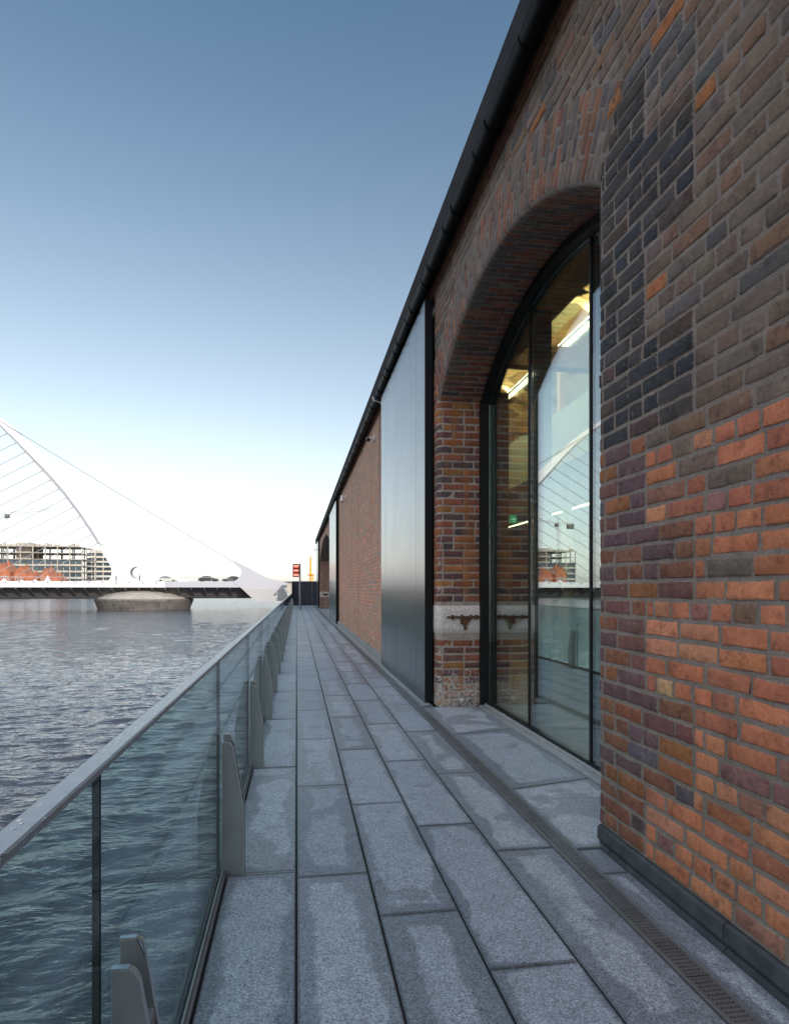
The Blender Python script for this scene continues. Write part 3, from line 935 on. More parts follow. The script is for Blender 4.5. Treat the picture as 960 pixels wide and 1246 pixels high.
# --- interior
m = MB(); m.box(XG + .07, 14, -20, YEND - .5, -.04, .012); m.build('floor', M['floor_in'], house)
m = MB()
m.prism([(XG + .13, 5.50), (8.2, 8.0), (8.2, 8.02), (XG + .13, 5.53)], 'y', -19, 30); m.prism([(8.2, 8.0), (13.9, 5.50), (13.9, 5.53), (8.2, 8.02)], 'y', -19, 30)
m.build('ceiling', M['ceiling'], house)
for x in (3.0, 5.4):
    zc_ = 1.45 + 1.16 * x if x < 4 else 5.53 + (x - XG - .13) * .4375 - .2
    m = MB(); m.box(x - .13, x + .13, -6, 29.5, zc_ - .17, zc_ + .17); m.build('purlin', M['timber'], house, bevel=.02)
for k in range(7):
    y = 1.2 + k * 3.7
    m = MB()
    m.box(XG + .13, 13.9, y - .1, y + .1, 4.62, 4.92)
    def beam(p, q, w=.12):
        p = Vector((p[0], p[1])); q = Vector((q[0], q[1])); d = (q - p).normalized(); nn = Vector((-d.y, d.x)) * w
        m.prism([tuple(p + nn), tuple(p - nn), tuple(q - nn), tuple(q + nn)], 'y', y - .08, y + .08)
    beam((XG + .2, 5.1), (8.2, 7.75)); beam((14 - .2, 5.1), (8.2, 7.75))
    beam((8.2, 4.9), (8.2, 7.7), .1)
    beam((8.2, 5.0), (5.4, 6.45), .08); beam((8.2, 5.0), (11, 6.45), .08)
    beam((5.4, 4.9), (5.4, 6.4), .07); beam((5.4, 4.9), (3.9, 5.8), .07)
    m.build('roof_truss', M['timber'], house)
m = MB()
m.box(5.0, 13.9, 8.5, 29, 3.84, 4.9); m.build('gallery', M['white'], house)
m = MB(); m.box(XG + .13, 13.95, 29, 29.3, .02, 5.5); m.build('inner_wall', M['inwall'], house)
for y in (12.5, 16.5, 20.5):
    m = MB(); m.tube([(5.6, y, .01), (5.6, y, 3.84)], .11, 12); m.build('column', M['white'], house, smooth=True)

def strip(x, y0, y1, z, label):
    s_ = thing('strip_light', label, 'strip light', (x, y0, z), 'strip lights inside the warehouse')
    b = MB(); b.box(x - .05, x + .05, y0, y1, z + .02, z + .07); b.build('housing', M['alu'], s_)
    if z > 4.5: b = MB(); b.box(x - .045, x + .045, y0, y1, z + .071, z + .078); b.build('upper_diffuser', M['glow_up'], s_)
    b = MB(); b.box(x - .04, x + .04, y0, y1, z, z + .02); b.build('diffuser', M['glow'], s_)
    for y in (y0 + .4, (y0 + y1) / 2, y1 - .4): b = MB(); b.tube([(x, y, z + .07), (x, y, z + (.9 if z > 4.5 else .33))], .006, 5); b.build('hanger', M['black'], s_)
strip(4.2, 5.6, 27, 1.45 + .916 * 4.2, 'glowing strip light hung high under the timber roof behind the arched window')
strip(7.0, 9.2, 28, 1.45 + .295 * 7, 'glowing strip light hung low under the white gallery, seen beside the green exit sign')
ex = thing('exit_sign', 'small green exit sign with white arrow hanging under the white gallery', 'exit sign', (6.3, 18, 3.6))
b = MB(); b.box(6.12, 6.48, 18, 18.03, 3.42, 3.66); b.build('board', M['exit_green'], ex)
b = MB()
yy0, yy1 = 17.992, 17.999
b.box(6.15, 6.162, yy0, yy1, 3.46, 3.62); b.box(6.228, 6.24, yy0, yy1, 3.46, 3.62); b.box(6.162, 6.228, yy0, yy1, 3.61, 3.62)
b.box(6.185, 6.205, yy0, yy1, 3.575, 3.595); b.prism([(6.18, 3.57), (6.21, 3.57), (6.215, 3.51), (6.225, 3.465), (6.21, 3.465), (6.2, 3.5), (6.18, 3.465), (6.168, 3.47), (6.185, 3.52)], 'y', yy0, yy1)
b.box(6.30, 6.40, yy0, yy1, 3.53, 3.55); b.prism([(6.38, 3.60), (6.36, 3.60), (6.415, 3.54), (6.36, 3.48), (6.38, 3.48), (6.445, 3.54)], 'y', yy0, yy1)
b.build('symbol', M['exit_white'], ex)
for hx in (6.2, 6.4): b = MB(); b.tube([(hx, 18.015, 3.66), (hx, 18.015, 3.84)], .008, 5); b.build('hanger', M['black'], ex)

# --- security cameras on the wall
def seccam(loc, label, down=False):
    c0 = thing('security_camera', label, 'camera', loc, 'security cameras along the eaves')
    x, y, z = loc
    b = MB(); b.box(x - .012, x + .0, y - .05, y + .05, z - .05, z + .05); b.tube([(x - .01, y, z), (x - .10, y, z - .01), (x - .13, y - .02, z - .04)], .016, 8); b.build('bracket', M['camwhite'], c0)
    b = MB()
    if down: b.tube([(x - .13, y, z + .02), (x - .13, y - .03, z - .19)], .05, 12); e0, e1 = (x - .13, y - .03, z - .19), (x - .13, y - .034, z - .215)
    else: b.tube([(x - .13, y + .06, z - .03), (x - .15, y - .14, z - .08)], .05, 12); e0, e1 = (x - .15, y - .14, z - .08), (x - .1525, y - .165, z - .0862)
    b.build('housing', M['camwhite'], c0, smooth=False)
    b = MB(); b.tube([e0, e1], .045, 12); b.build('lens', M['camlens'], c0)
seccam((XW, 14.0, 4.85), 'white bullet security camera under the eaves just beyond the large steel door')
seccam((XW, 22.3, 4.75), 'white downward security camera high on the brick wall near the second steel door', True)
seccam((1.60, 51.2, 4.7), 'small security camera at the far corner of the warehouse above the last steel door')
cb = MB(); cb.tube([(1.60, 11.95, 4.98), (1.64, 12.05, 5.05), (1.64, 12.3, 5.13), (1.52, 12.45, 5.22), (1.50, 12.5, 5.30)], .012, 6)
tag(cb.build('cable', M['alu']), 'short grey cable looping from the gutter to the top of the large steel door', 'cable')

# ------------------------------------------------------------------ balustrade
bal = thing('glass_balustrade', 'glass balustrade with slim metal handrail and steel fin posts along the water edge', 'railing', (-.385, 0, 0))
m = MB(); m.prism([(-.412, 1.098), (-.368, 1.098), (-.368, 1.109), (-.372, 1.112), (-.408, 1.112), (-.412, 1.109)], 'y', -2.5, 54.2)
t = NT('handrail_metal')
dr = t.smooth(t.voro(55, t.scale(t.obj, (1, .7, 1))), .28, .2)
wet = t.math('MULTIPLY', dr, t.smooth(t.noise(1.6, 2), .42, .5))
t.P(Base_Color=t.ramp(t.noise(30, 4), .3, .7, (.33, .335, .35), (.4, .405, .42)), Metallic=.7, Roughness=t.math('MULTIPLY_ADD', wet, -.2, .34))
t.bump(wet, 1.0, .008)
m.build('handrail', t.mat, bal)
m = MB(); m.box(-.408, -.3965, -3, 54.2, -.05, .03); m.box(-.3735, -.354, -3, 54.2, -.05, .012); m.box(-.3735, -.366, -3, 54.2, .012, .03)
m.build('base_channel', M['post'], bal)
def fin_plate(mb, y0, y1, top=.672):
    mb.prism([(-.374, -.03), (-.265, -.03), (-.265, .34), (-.318, .645), (-.326, .662), (-.340, top), (-.374, top)], 'y', y0, y1)
pane0 = post0 = None
for k in range(-2, 27):
    y = PY0 + PP * k
    if k == -2:
        b = MB(); fin_plate(b, y - .004, y + .010); fin_plate(b, y + .060, y + .072, .70)
        b.box(-.372, -.300, y + .0105, y + .0595, -.03, .55)
        post0 = b.build('post', M['post'], bal, bevel=.003, origin=(-.385, y, 0))
        b = MB(); b.prism([(-.2635, .0), (-.2645, .34), (-.3175, .646), (-.326, .664), (-.340, .6745), (-.374, .6745), (-.374, .6725), (-.340, .6725), (-.328, .662), (-.3195, .645), (-.2665, .338), (-.2665, .0)][::-1], 'y', y - .0045, y + .0105)
        b.prism([(-.2635, .0), (-.2645, .34), (-.3175, .646), (-.326, .692), (-.340, .7025), (-.374, .7025), (-.374, .7005), (-.340, .7005), (-.328, .690), (-.3195, .645), (-.2665, .338), (-.2665, .0)][::-1], 'y', y + .0595, y + .0725)
        b.build('plate_edge', M['post_edge'], post0, origin=(-.385, y, 0))
        b = MB(); b.box(-.3925, -.3785, y - .055, y + PP - .063, .012, 1.0985)
        pane0 = b.build('glass_pane', M['rail_glass'], bal, origin=(-.385, y, 0))
        b = MB(); b.box(-.3932, -.3778, y - .0545 - .006, y - .0555, .02, 1.098)
        seal0 = b.build('glass_seal', M['black'], bal, origin=(-.385, y, 0))
    else:
        c = copy_tree(post0, bal); c.location.y = y
        if y + PP < 55:
            c = pane0.copy(); COL.objects.link(c); c.parent = bal; c.location.y = y
        c = seal0.copy(); COL.objects.link(c); c.parent = bal; c.location.y = y

# quay wall under the railing
m = MB(); m.box(-.60, -.405, -60, -3.2, -6, -.06); m.box(-.418, -.405, -3.2, 137, -6, -.06)
struct(m.build('quay_edge', M['quay']))

# ------------------------------------------------------------------ things at the end of the path
hd = thing('hoarding', 'dark navy panel hoarding closing off the far end of the quay path', 'hoarding', (.8, 55.5, 0))
b = MB()
for k in range(4): b.box(-.35 + k * .56, -.35 + (k + 1) * .56 - .004, 55.4, 55.45, .02, 2.12)
b.box(-.40, -.352, 54.4, 55.4, .02, 2.12)
b.build('panel', M['navy'], hd)
b = MB()
for x in (-.33, .78, 1.85): b.box(x - .04, x + .04, 55.455, 55.53, 0, 2.1)
b.box(-.36, 1.9, 55.38, 55.455, 2.122, 2.15); b.build('rail', M['navy'], hd)
sg = thing('river_signal', 'river traffic signal with three stacked red lamps on a slim grey pole', 'traffic signal', (.24, 45.5, 0))
b = MB(); b.tube([(.24, 45.5, 0), (.24, 45.5, 3.3)], .055, 10); b.box(.14, .34, 45.4, 45.6, 0, .03); b.build('pole', M['post'], sg)
b = MB(); b.box(-.27, .17, 45.46, 45.56, 2.32, 3.26); b.box(.17, .2, 45.48, 45.54, 2.5, 3.1); b.build('board', M['red'], sg, bevel=.01)
for k in range(3):
    z = 2.48 + k * .31
    b = MB(); b.box(-.19, .13, 45.425, 45.458, z - .075, z + .075); b.build('lamp', M['redlamp'], sg, bevel=.01)
    b = MB(); b.prism([(45.30, z + .085), (45.458, z + .11), (45.458, z + .095), (45.30, z + .07)], 'x', -.21, .15); b.build('visor', M['black'], sg)
ym = thing('yellow_mast', 'tall yellow mast with a small work platform rising behind the dark hoarding', 'mast', (1.75, 80, 0))
b = MB(); b.tube([(1.75, 80, -.05), (1.75, 80, 5.6)], [.15, .11], 10); b.build('pole', M['yellow'], ym)
b = MB(); b.box(1.35, 2.15, 79.7, 80.3, 3.28, 3.38); b.box(1.95, 2.1, 79.9, 80.1, 2.5, 3.28); b.prism([(1.75, 3.0), (1.4, 3.28), (2.1, 3.28)], 'y', 79.95, 80.05); b.build('platform', M['yellow'], ym)

# ------------------------------------------------------------------ bridge
br = thing('cable_stayed_bridge', 'white cable stayed bridge with a curved leaning pylon crossing the river', 'bridge', (-36, 150, WZ))
ZD = 3.17
def deck_part(x0, x1):
    d = MB()
    d.prism([(143.0, ZD), (143.0, 1.86), (143.25, 1.82), (143.25, 2.9), (156.7, 2.9), (156.7, 1.86), (157, 1.86), (157, ZD), (156.75, ZD), (156.75, 2.95), (143.3, 2.95), (143.3, ZD)], 'x', x0, x1)
    return d
d = deck_part(-134, -28.2); d.build('deck', M['bwhite'], br)
d = deck_part(-28.15, -2); d.build('deck', M['bgrey'], br)
b = MB(); b.prism([(144.6, 1.8), (146.4, -.45), (148, -.62), (152, -.62), (153.6, -.45), (155.4, 1.8), (155.4, 2.88), (144.6, 2.88)], 'x', -134, -9.6); b.build('deck_girder', M['bunder'], br)
b = MB()
x = -133
while x < -10:
    b.prism([(143.4, 1.9), (143.3, 1.55), (146.2, -.2), (146.2, 1.9)], 'x', x, x + .35); x += 2.75
b.build('deck_rib', M['bunder'], br)
b = MB()
x = -132
while x < -28:
    b.box(x, x + .35, 142.85, 142.99, 2.75, 3.25); x += 2.75
b.build('deck_bracket', M['bgrey'], br)
b = MB(); b.tube([(-134, 143.2, 4.05), (-16, 143.2, 4.05)], .05, 6)
x = -134
while x < -16: b.tube([(x, 143.2, 3.1), (x, 143.2, 4.05)], .03, 5); x += 2.75
b.build('parapet_rail', M['bgrey'], br)
# pylon
Lp = [(-82, 47.9), (-77, 46.0), (-72, 43.2), (-68, 40.4), (-64.5, 37.4), (-61.1, 33.8), (-57.6, 29.9), (-54.2, 26.1), (-51.0, 22.2), (-48.0, 18.0), (-45.4, 13.9), (-44.0, 11.4)]
Rp = [(-82.2, 48.3), (-77.3, 47.0), (-72.1, 44.6), (-68, 42.1), (-64.3, 39.3), (-60.7, 36.3), (-56.9, 32.6), (-53.5, 29.4), (-49.9, 25.4), (-46.4, 20.6), (-43.2, 15.9), (-40.5, 11.6)]
rings = []
for i, (a, q) in enumerate(zip(Lp, Rp)):
    w = .35 + 1.1 * i / 11
    a = Vector(a); q = Vector(q); mid = a.lerp(q, .28)
    rings.append([(a.x, 150 - .3, a.y), (mid.x, 150 - w, mid.y), (q.x, 150 - w * .25, q.y), (q.x, 150 + w * .25, q.y), (mid.x, 150 + w, mid.y), (a.x, 150 + .3, a.y)])
b = MB(); b.loft(rings); b.build('pylon', M['bwhite'], br)
# pylon foot with its round opening
cu = bpy.data.curves.new('foot', 'CURVE'); cu.dimensions = '2D'; cu.fill_mode = 'BOTH'; cu.extrude = .9
def spl(pts):
    s_ = cu.splines.new('POLY'); s_.points.add(len(pts) - 1); s_.use_cyclic_u = True
    for p, q in zip(s_.points, pts): p.co = (q[0], q[1], 0, 1)
spl([(-44.0, 11.45), (-42.6, 9.2), (-41.4, 7.2), (-40.8, 5.6), (-40.9, 4.6), (-41.6, 3.4), (-41.6, 2.9), (-24, 2.9), (-24.5, 3.4), (-26.5, 4.1), (-28.6, 4.8), (-31, 5.7), (-33.3, 6.7), (-36.3, 7.9), (-38.2, 9.3), (-40.5, 11.65)])
hc = (-35.7, 5.2)
spl([(hc[0] + 1.25 * math.cos(2 * math.pi * i / 28), hc[1] + 1.25 * math.sin(2 * math.pi * i / 28)) for i in range(28)])
oc = bpy.data.objects.new('foot', cu); COL.objects.link(oc)
dg = bpy.context.evaluated_depsgraph_get(); mf = bpy.data.meshes.new_from_object(oc.evaluated_get(dg))
bpy.data.objects.remove(oc)
mf.materials.clear(); mf.materials.append(M['bwhite'])
of = bpy.data.objects.new('pylon_foot', mf); COL.objects.link(of); of.parent = br
of.rotation_euler = (R(90), 0, 0); of.location = Vector((0, 150, 0)) - br.location
b = MB(); b.lathe([(1.25, -1.0), (1.5, -1.0), (1.5, 1.0), (1.25, 1.0), (1.25, -1.0)], 0, 0, 28)
# collar: tube ring only (no caps)
b.f = b.f[:-2]; b.mi = b.mi[:-2]
orr = b.build('foot_collar', M['bgrey'], br); orr.rotation_euler = (R(90), 0, 0); orr.location = Vector((hc[0], 150, hc[1])) - br.location
# stays
def on_left(z):
    for (x0, z0), (x1, z1) in zip(Lp, Lp[1:]):
        if z1 <= z <= z0:
            f_ = (z - z1) / (z0 - z1); return x1 + (x0 - x1) * f_
    return Lp[-1][0]
zz = 11.8; k = 0
while zz < 46.5:
    x = on_left(zz)
    ax = -63 - (zz - 13.6) * 2.55 if zz < 36 else -120.5 - (zz - 36) * 1.3
    b = MB(); b.tube([(x, 150, zz), (ax, 150, 2.95)], .07, 5); b.build('stay_cable', M['cable'], br)
    b = MB(); b.tube([(x + .1, 150, zz + .05), (x - .6, 150, zz - .36)], .12, 6); b.build('cable_socket', M['bgrey'], br)
    zz += 2.0; k += 1
for s_ in (-.55, .55):
    b = MB(); pts = []
    for i in range(13):
        f_ = i / 12; pts.append((-14.4 + (-78 + 14.4) * f_, 150 + s_, 7.8 + (47.2 - 7.8) * f_ - 1.0 * 4 * f_ * (1 - f_) * .35))
    b.tube(pts, .085, 6); b.build('back_stay', M['cable'], br)
# anchor fin and end block
b = MB(); b.prism([(-14.3, 7.9), (-13.2, 7.6), (-10, 5.9), (-7.3, 4.35), (-5.3, 3.6), (-2.9, 3.25), (-2.7, 1.5), (-11.9, 1.5), (-13.8, 3.1), (-12.9, 3.7), (-12.2, 4.5), (-12.0, 5.3), (-12.4, 6.1), (-13.2, 6.7)], 'y', 142.9, 144.4)
b.build('anchor_fin', M['bgrey'], br)
b = MB(); b.prism([(-11.9, 1.49), (-2.7, 1.49), (-1.7, -.9), (-2.2, -1.15), (-9.0, -1.25)], 'y', 142.8, 157); b.build('deck_end', simple('deck_end_grey', (.42, .41, .41), .6), br)
b = MB(); b.box(-4.45, -4.2, 142.74, 142.8, -.2, 1.0); b.build('reflector', M['lamp'], br)
# river pier
b = MB(); b.lathe([(9.6, WZ - 1), (9.75, WZ), (10.5, -1.0), (10.5, -.72)], -34, 150, 48); b.build('river_pier', M['conc_wet'], br, smooth=False)
b = MB(); b.lathe([(10.1, -.719), (9.6, -.3), (7.5, .6), (5.0, 1.2), (3, 1.6)], -34, 150, 48); b.build('pier_cap', M['conc'], br, smooth=True)

# end block / bridge control kiosk on the quay
kb = thing('bridge_kiosk', 'low grey concrete block with a thin flat roof where the bridge meets the quay', 'kiosk', (-1.0, 138, 0))
b = MB(); b.loft([[(-3.2, 136, -.04 + 0), (1.5, 136, -.04), (1.5, 141, -.04), (-3.2, 141, -.04)], [(-3.2, 136, .3), (1.5, 136, .3), (1.5, 141, .3), (-3.2, 141, .3)]])
b.v = []; b.f = []; b.c = []; b.mi = []
b.prism([(-.2, -1.2), (1.4, -1.2), (1.4, 2.9), (-1.9, 2.9), (-2.1, 1.2), (-1.5, .2)], 'y', 137, 141); b.build('block', M['bwc'], kb)
b = MB(); b.box(-2.6, 1.6, 136.6, 141.4, 2.95, 3.12); b.build('flat_roof', M['bunder'], kb)

# ------------------------------------------------------------------ cars and people on the bridge
def car(loc, mat, label, flip=1):
    x, y, z = loc
    c0 = thing('car', label, 'car', loc, 'cars crossing the bridge')
    f_ = flip
    prof = [(-2.2, .35), (2.2, .35), (2.25, .62), (2.1, .85), (1.1, .98), (.35, 1.42), (-.3, 1.5), (-1.1, 1.42), (-1.75, 1.02), (-2.2, .92)]
    b = MB(); b.prism([(x + px * f_, z + pz) for px, pz in prof], 'y', y - .88, y + .88); b.build('body', mat, c0, bevel=.05, origin=loc)
    b = MB(); b.prism([(x + px * f_, z + pz) for px, pz in [(.95, 1.0), (.33, 1.38), (-.3, 1.44), (-1.05, 1.37), (-1.55, 1.03)]], 'y', y - .895, y + .895); b.build('side_window', M['carglass'], c0, origin=loc)
    for wx in (-1.35, 1.4):
        for s_ in (-1, 1):
            b = MB(); b.tube([(x + wx * f_, y + s_ * .72, z + .32), (x + wx * f_, y + s_ * .92, z + .32)], .32, 16); b.build('wheel', M['tyre'], c0, origin=loc)
    for s_ in (-.6, .6):
        b = MB(); b.box(x + 2.16 * f_ - .06, x + 2.16 * f_ + .08, y + s_ - .2, y + s_ + .2, z + .62, z + .76); b.build('headlight', M['lamp'], c0, origin=loc)
cd = simple('car_dark', (.03, .03, .035), .25)
cg = simple('car_graphite', (.09, .09, .1), .25)
cp = simple('car_silver', (.45, .46, .4), .3)
car((-19.6, 146.5, 2.95), cd, 'black car driving on the bridge, the longest dark shape above the parapet', 1)
car((-14.6, 148.5, 2.95), cg, 'dark grey car on the bridge next to the white cable anchor fin', -1)
car((-28.9, 149.0, 2.95), cp, 'pale car on the bridge between the pylon foot and the black car', 1)

def person(loc, top, legs, label, step=.18, arm=.1, face=1):
    p0 = thing('person', label, 'person', loc, 'people walking on the bridge')
    J = {'pel': (0, 0, .95), 'chest': (0, 0, 1.32), 'neck': (0, 0, 1.5), 'head': (face * .02, 0, 1.62), 'crown': (face * .02, 0, 1.76),
         'hl': (0, .09, .9), 'kl': (step * .6, .1, .5), 'al': (step * .8, .1, .08), 'tl': (step * .8 + face * .16, .1, .03),
         'hr': (0, -.09, .9), 'kr': (-step * .3, -.1, .5), 'ar': (-step, -.1, .09), 'tr': (-step + face * .16, -.1, .03),
         'sl': (0, .19, 1.42), 'el': (-arm, .24, 1.14), 'wl': (-arm * .5 + face * .1, .24, .9), 'fl': (-arm * .3 + face * .13, .24, .8),
         'sr': (0, -.19, 1.42), 'er': (arm, -.24, 1.14), 'wr': (arm + face * .08, -.24, .9), 'fr': (arm + face * .12, -.24, .8)}
    E_ = [('pel', 'chest'), ('chest', 'neck'), ('neck', 'head'), ('head', 'crown'), ('pel', 'hl'), ('hl', 'kl'), ('kl', 'al'), ('al', 'tl'), ('pel', 'hr'), ('hr', 'kr'), ('kr', 'ar'), ('ar', 'tr'),
          ('chest', 'sl'), ('sl', 'el'), ('el', 'wl'), ('wl', 'fl'), ('chest', 'sr'), ('sr', 'er'), ('er', 'wr'), ('wr', 'fr')]
    rad = {'pel': .15, 'chest': .16, 'neck': .06, 'head': .1, 'crown': .07, 'hl': .1, 'kl': .065, 'al': .045, 'tl': .035, 'hr': .1, 'kr': .065, 'ar': .045, 'tr': .035, 'sl': .065, 'el': .045, 'wl': .032, 'fl': .03, 'sr': .065, 'er': .045, 'wr': .032, 'fr': .03}
    names = list(J); me = bpy.data.meshes.new('body'); me.from_pydata([J[n_] for n_ in names], [(names.index(a), names.index(b_)) for a, b_ in E_], [])
    o = bpy.data.objects.new('body', me); COL.objects.link(o)
    md = o.modifiers.new('s', 'SKIN'); sub = o.modifiers.new('d', 'SUBSURF'); sub.levels = sub.render_levels = 1
    for i, n_ in enumerate(names):
        me.skin_vertices[0].data[i].radius = (rad[n_], rad[n_]); me.skin_vertices[0].data[i].use_root = n_ == 'pel'
    dg = bpy.context.evaluated_depsgraph_get(); m2 = bpy.data.meshes.new_from_object(o.evaluated_get(dg)); bpy.data.objects.remove(o)
    for mt in (M['skin'], top, legs): m2.materials.append(mt)
    for pl in m2.polygons:
        zc_ = pl.center.z; pl.material_index = 2 if zc_ < .93 and abs(pl.center.y) < .2 else (1 if zc_ < 1.48 and zc_ > .86 else 0); pl.use_smooth = True
    o = bpy.data.objects.new('body', m2); COL.objects.link(o); o.parent = p0
    b = MB(); b.lathe([(.075, 1.64), (.108, 1.67), (.1, 1.73), (.06, 1.785)], -face * .015, 0, 14); h_ = b.build('hair', cd); h_.parent = p0
person((-38.9, 145, 2.95), simple('dark_coat', (.05, .03, .03), .8), simple('dark_trousers', (.03, .03, .04), .8), 'person in a dark coat walking on the bridge left of the round opening', .2, .1, -1)
person((-34.0, 145, 2.95), simple('grey_coat', (.14, .11, .11), .8), simple('grey_trousers', (.06, .06, .07), .8), 'person in a grey coat standing on the bridge right of the round opening', .08, .05, 1)
bk = thing('bicycle', 'bicycle being pushed on the bridge between the two walking people', 'bicycle', (-37.2, 145.2, 2.95))
def ringt(cx, cz, r, tr): 
    b = MB(); pts = [(cx + r * math.cos(a), 145.2, cz + r * math.sin(a)) for a in [2 * math.pi * i / 18 for i in range(19)]]; b.tube(pts, tr, 6, cap=False); return b
for cx in (-37.75, -36.65): ringt(cx, 2.95 + .34, .32, .03).build('wheel', M['tyre'], bk)
b = MB()
for p, q in (((-37.75, .34), (-37.5, .85)), ((-37.5, .85), (-36.85, .9)), ((-36.85, .9), (-36.65, .34)), ((-37.5, .85), (-37.25, .35)), ((-37.25, .35), (-36.85, .85)), ((-37.25, .35), (-37.75, .34)), ((-36.87, .9), (-36.9, 1.05)), ((-37.5, .85), (-37.53, 1.0))):
    b.tube([(p[0], 145.2, 2.95 + p[1]), (q[0], 145.2, 2.95 + q[1])], .03, 6)
b.build('frame', simple('bike_paint', (.3, .03, .05), .4), bk)
b = MB(); b.box(-37.65, -37.4, 145.12, 145.28, 3.95, 4.0); b.build('saddle', M['tyre'], bk)
b = MB(); b.tube([(-36.9, 144.95, 4.02), (-36.9, 145.45, 4.02)], .025, 6); b.build('handlebar', M['cable'], bk)

# ------------------------------------------------------------------ far bank
def frame_building(name, label, x0, x1, y0, y1, z0, n, fh, conc, open_top=2, glass_cols=14, ragged=True):
    b0 = thing(name, label, 'building', ((x0 + x1) / 2, y0, z0))
    s_ = MB()
    for k in range(n + 1):
        ins = 0 if k < n - 1 else 2
        s_.box(x0 + ins, x1 - ins, y0, y1, z0 + k * fh - .35, z0 + k * fh)
    s_.build('floor_slab', conc, b0)
    c_ = MB(); nx = max(3, int((x1 - x0) / 7))
    for i in range(nx + 1):
        x = x0 + .4 + (x1 - x0 - .8) * i / nx
        for yy in (y0 + .5, y0 + 9, y1 - 1): c_.box(x - .3, x + .3, yy, yy + .6, z0, z0 + n * fh)
    c_.build('column', conc, b0)
    for k in range(n - open_top):
        g2 = MB()
        for i in range(glass_cols):
            a = x0 + .6 + (x1 - x0 - 1.2) * i / glass_cols; bb = x0 + .6 + (x1 - x0 - 1.2) * (i + 1) / glass_cols
            g2.box(a + .1, bb - .1, y0 + .8, y0 + .9, z0 + k * fh + .9, z0 + (k + 1) * fh - .5)
        g2.build('window_band', M['fglass'], b0)
        g3 = MB(); g3.box(x0 + .3, x1 - .3, y0 + .6, y0 + .95, z0 + k * fh, z0 + k * fh + .85); g3.build('spandrel', conc, b0)
    core_ = MB(); core_.box(x0 + (x1 - x0) * .3, x0 + (x1 - x0) * .45, y0 + 6, y1 - 4, z0, z0 + n * fh + 2.5); core_.build('core', conc, b0)
    if ragged:
        x = x0 + 2
        while x < x1 - 3:
            w = random.uniform(1, 3); q = MB(); q.box(x, x + w, y0 + 2, y0 + 3.5, z0 + n * fh, z0 + n * fh + random.uniform(.5, 2.4)); x += w + random.uniform(.2, 1.5); q.build('rooftop_formwork', M['bwc'], b0)
    return b0
frame_building('office_block', 'half built concrete office block with open upper floors behind the red houses', -200, -139, 440, 470, .2, 7, 4.2, M['bwc'], 2, 16)
frame_building('apartment_block', 'pale framed block half hidden by the foot of the white bridge pylon', -151, -133, 485, 505, .2, 8, 3.5, M['office'], 0, 5, True)
frame_building('office_tower', 'long stone banded office block on the far bank mirrored at the edge of the window', -178, -136, 216, 256, .2, 8, 3.6, M['office'], 0, 12, False)
# long facade of the tower towards the river
tw = [o for o in bpy.data.objects if o.name == 'office_tower'][0]
for k in range(8):
    g2 = MB(); g2.box(-136.6, -136.5, 217, 255, .2 + k * 3.6 + .9, .2 + (k + 1) * 3.6 - .5); g2.build('window_band', M['fglass'], tw)
    g2 = MB(); g2.box(-136.75, -136.3, 216.5, 255.5, .2 + k * 3.6 + .01, .2 + k * 3.6 + .85); g2.build('spandrel', M['office'], tw)

desc = ['tall terracotta gabled house, leftmost of the red row above the bridge deck', 'second red gabled house from the left in the row above the bridge deck', 'red gabled house in the middle of the red row, lower than both its neighbours',
        'red gabled house second from the right end of the red row', 'small red gabled house at the right end of the red row']
for i, (x, w, h_) in enumerate(((-164, 7.4, 16), (-156.3, 7, 14.2), (-149.4, 6.4, 10.5), (-142.8, 6.4, 13), (-136.4, 5.6, 9.5))):
    y = 385 + (i % 2) * 4
    h0 = thing('gabled_house', desc[i], 'house', (x, y, .2), 'red gabled houses on the far bank')
    b = MB(); b.prism([(x - w / 2, .2), (x + w / 2, .2), (x + w / 2, .2 + h_ * .7), (x, .2 + h_), (x - w / 2, .2 + h_ * .7)], 'y', y, y + 12); b.build('wall', M['terracotta'], h0)
    b = MB()
    b.prism([(x - w / 2 - .4, h_ * .68), (x, .25 + h_), (x + w / 2 + .4, h_ * .68), (x + w / 2 + .4, h_ * .68 + .4), (x, .7 + h_), (x - w / 2 - .4, h_ * .68 + .4)], 'y', y - .4, y + 12.4); rf = b.build('roof', M['tile'], h0)
    b = MB(); b.box(x + w * .2, x + w * .2 + .9, y + 3, y + 4, .2 + h_ * .8, 1.6 + h_); b.build('chimney', M['terracotta'], rf)
    for kx in (-.28, .0, .28):
        for kz in (.18, .45):
            b = MB(); b.box(x + kx * w - .55, x + kx * w + .55, y - .06, y + .02, .2 + h_ * kz, .2 + h_ * kz + 1.5); wn = b.build('window', M['canvas'], h0)
            b = MB(); b.box(x + kx * w - .42, x + kx * w + .42, y - .08, y - .061, .35 + h_ * kz, .05 + h_ * kz + 1.5); b.build('pane', M['fglass'], wn)
desc = ['widest white marquee, at the left edge of the photo in front of the red houses', 'low white marquee beside the widest one, second from the left', 'white marquee just left of the tallest marquee, third from the left', 'tallest white marquee with a steep peak, nearest the bridge pylon']
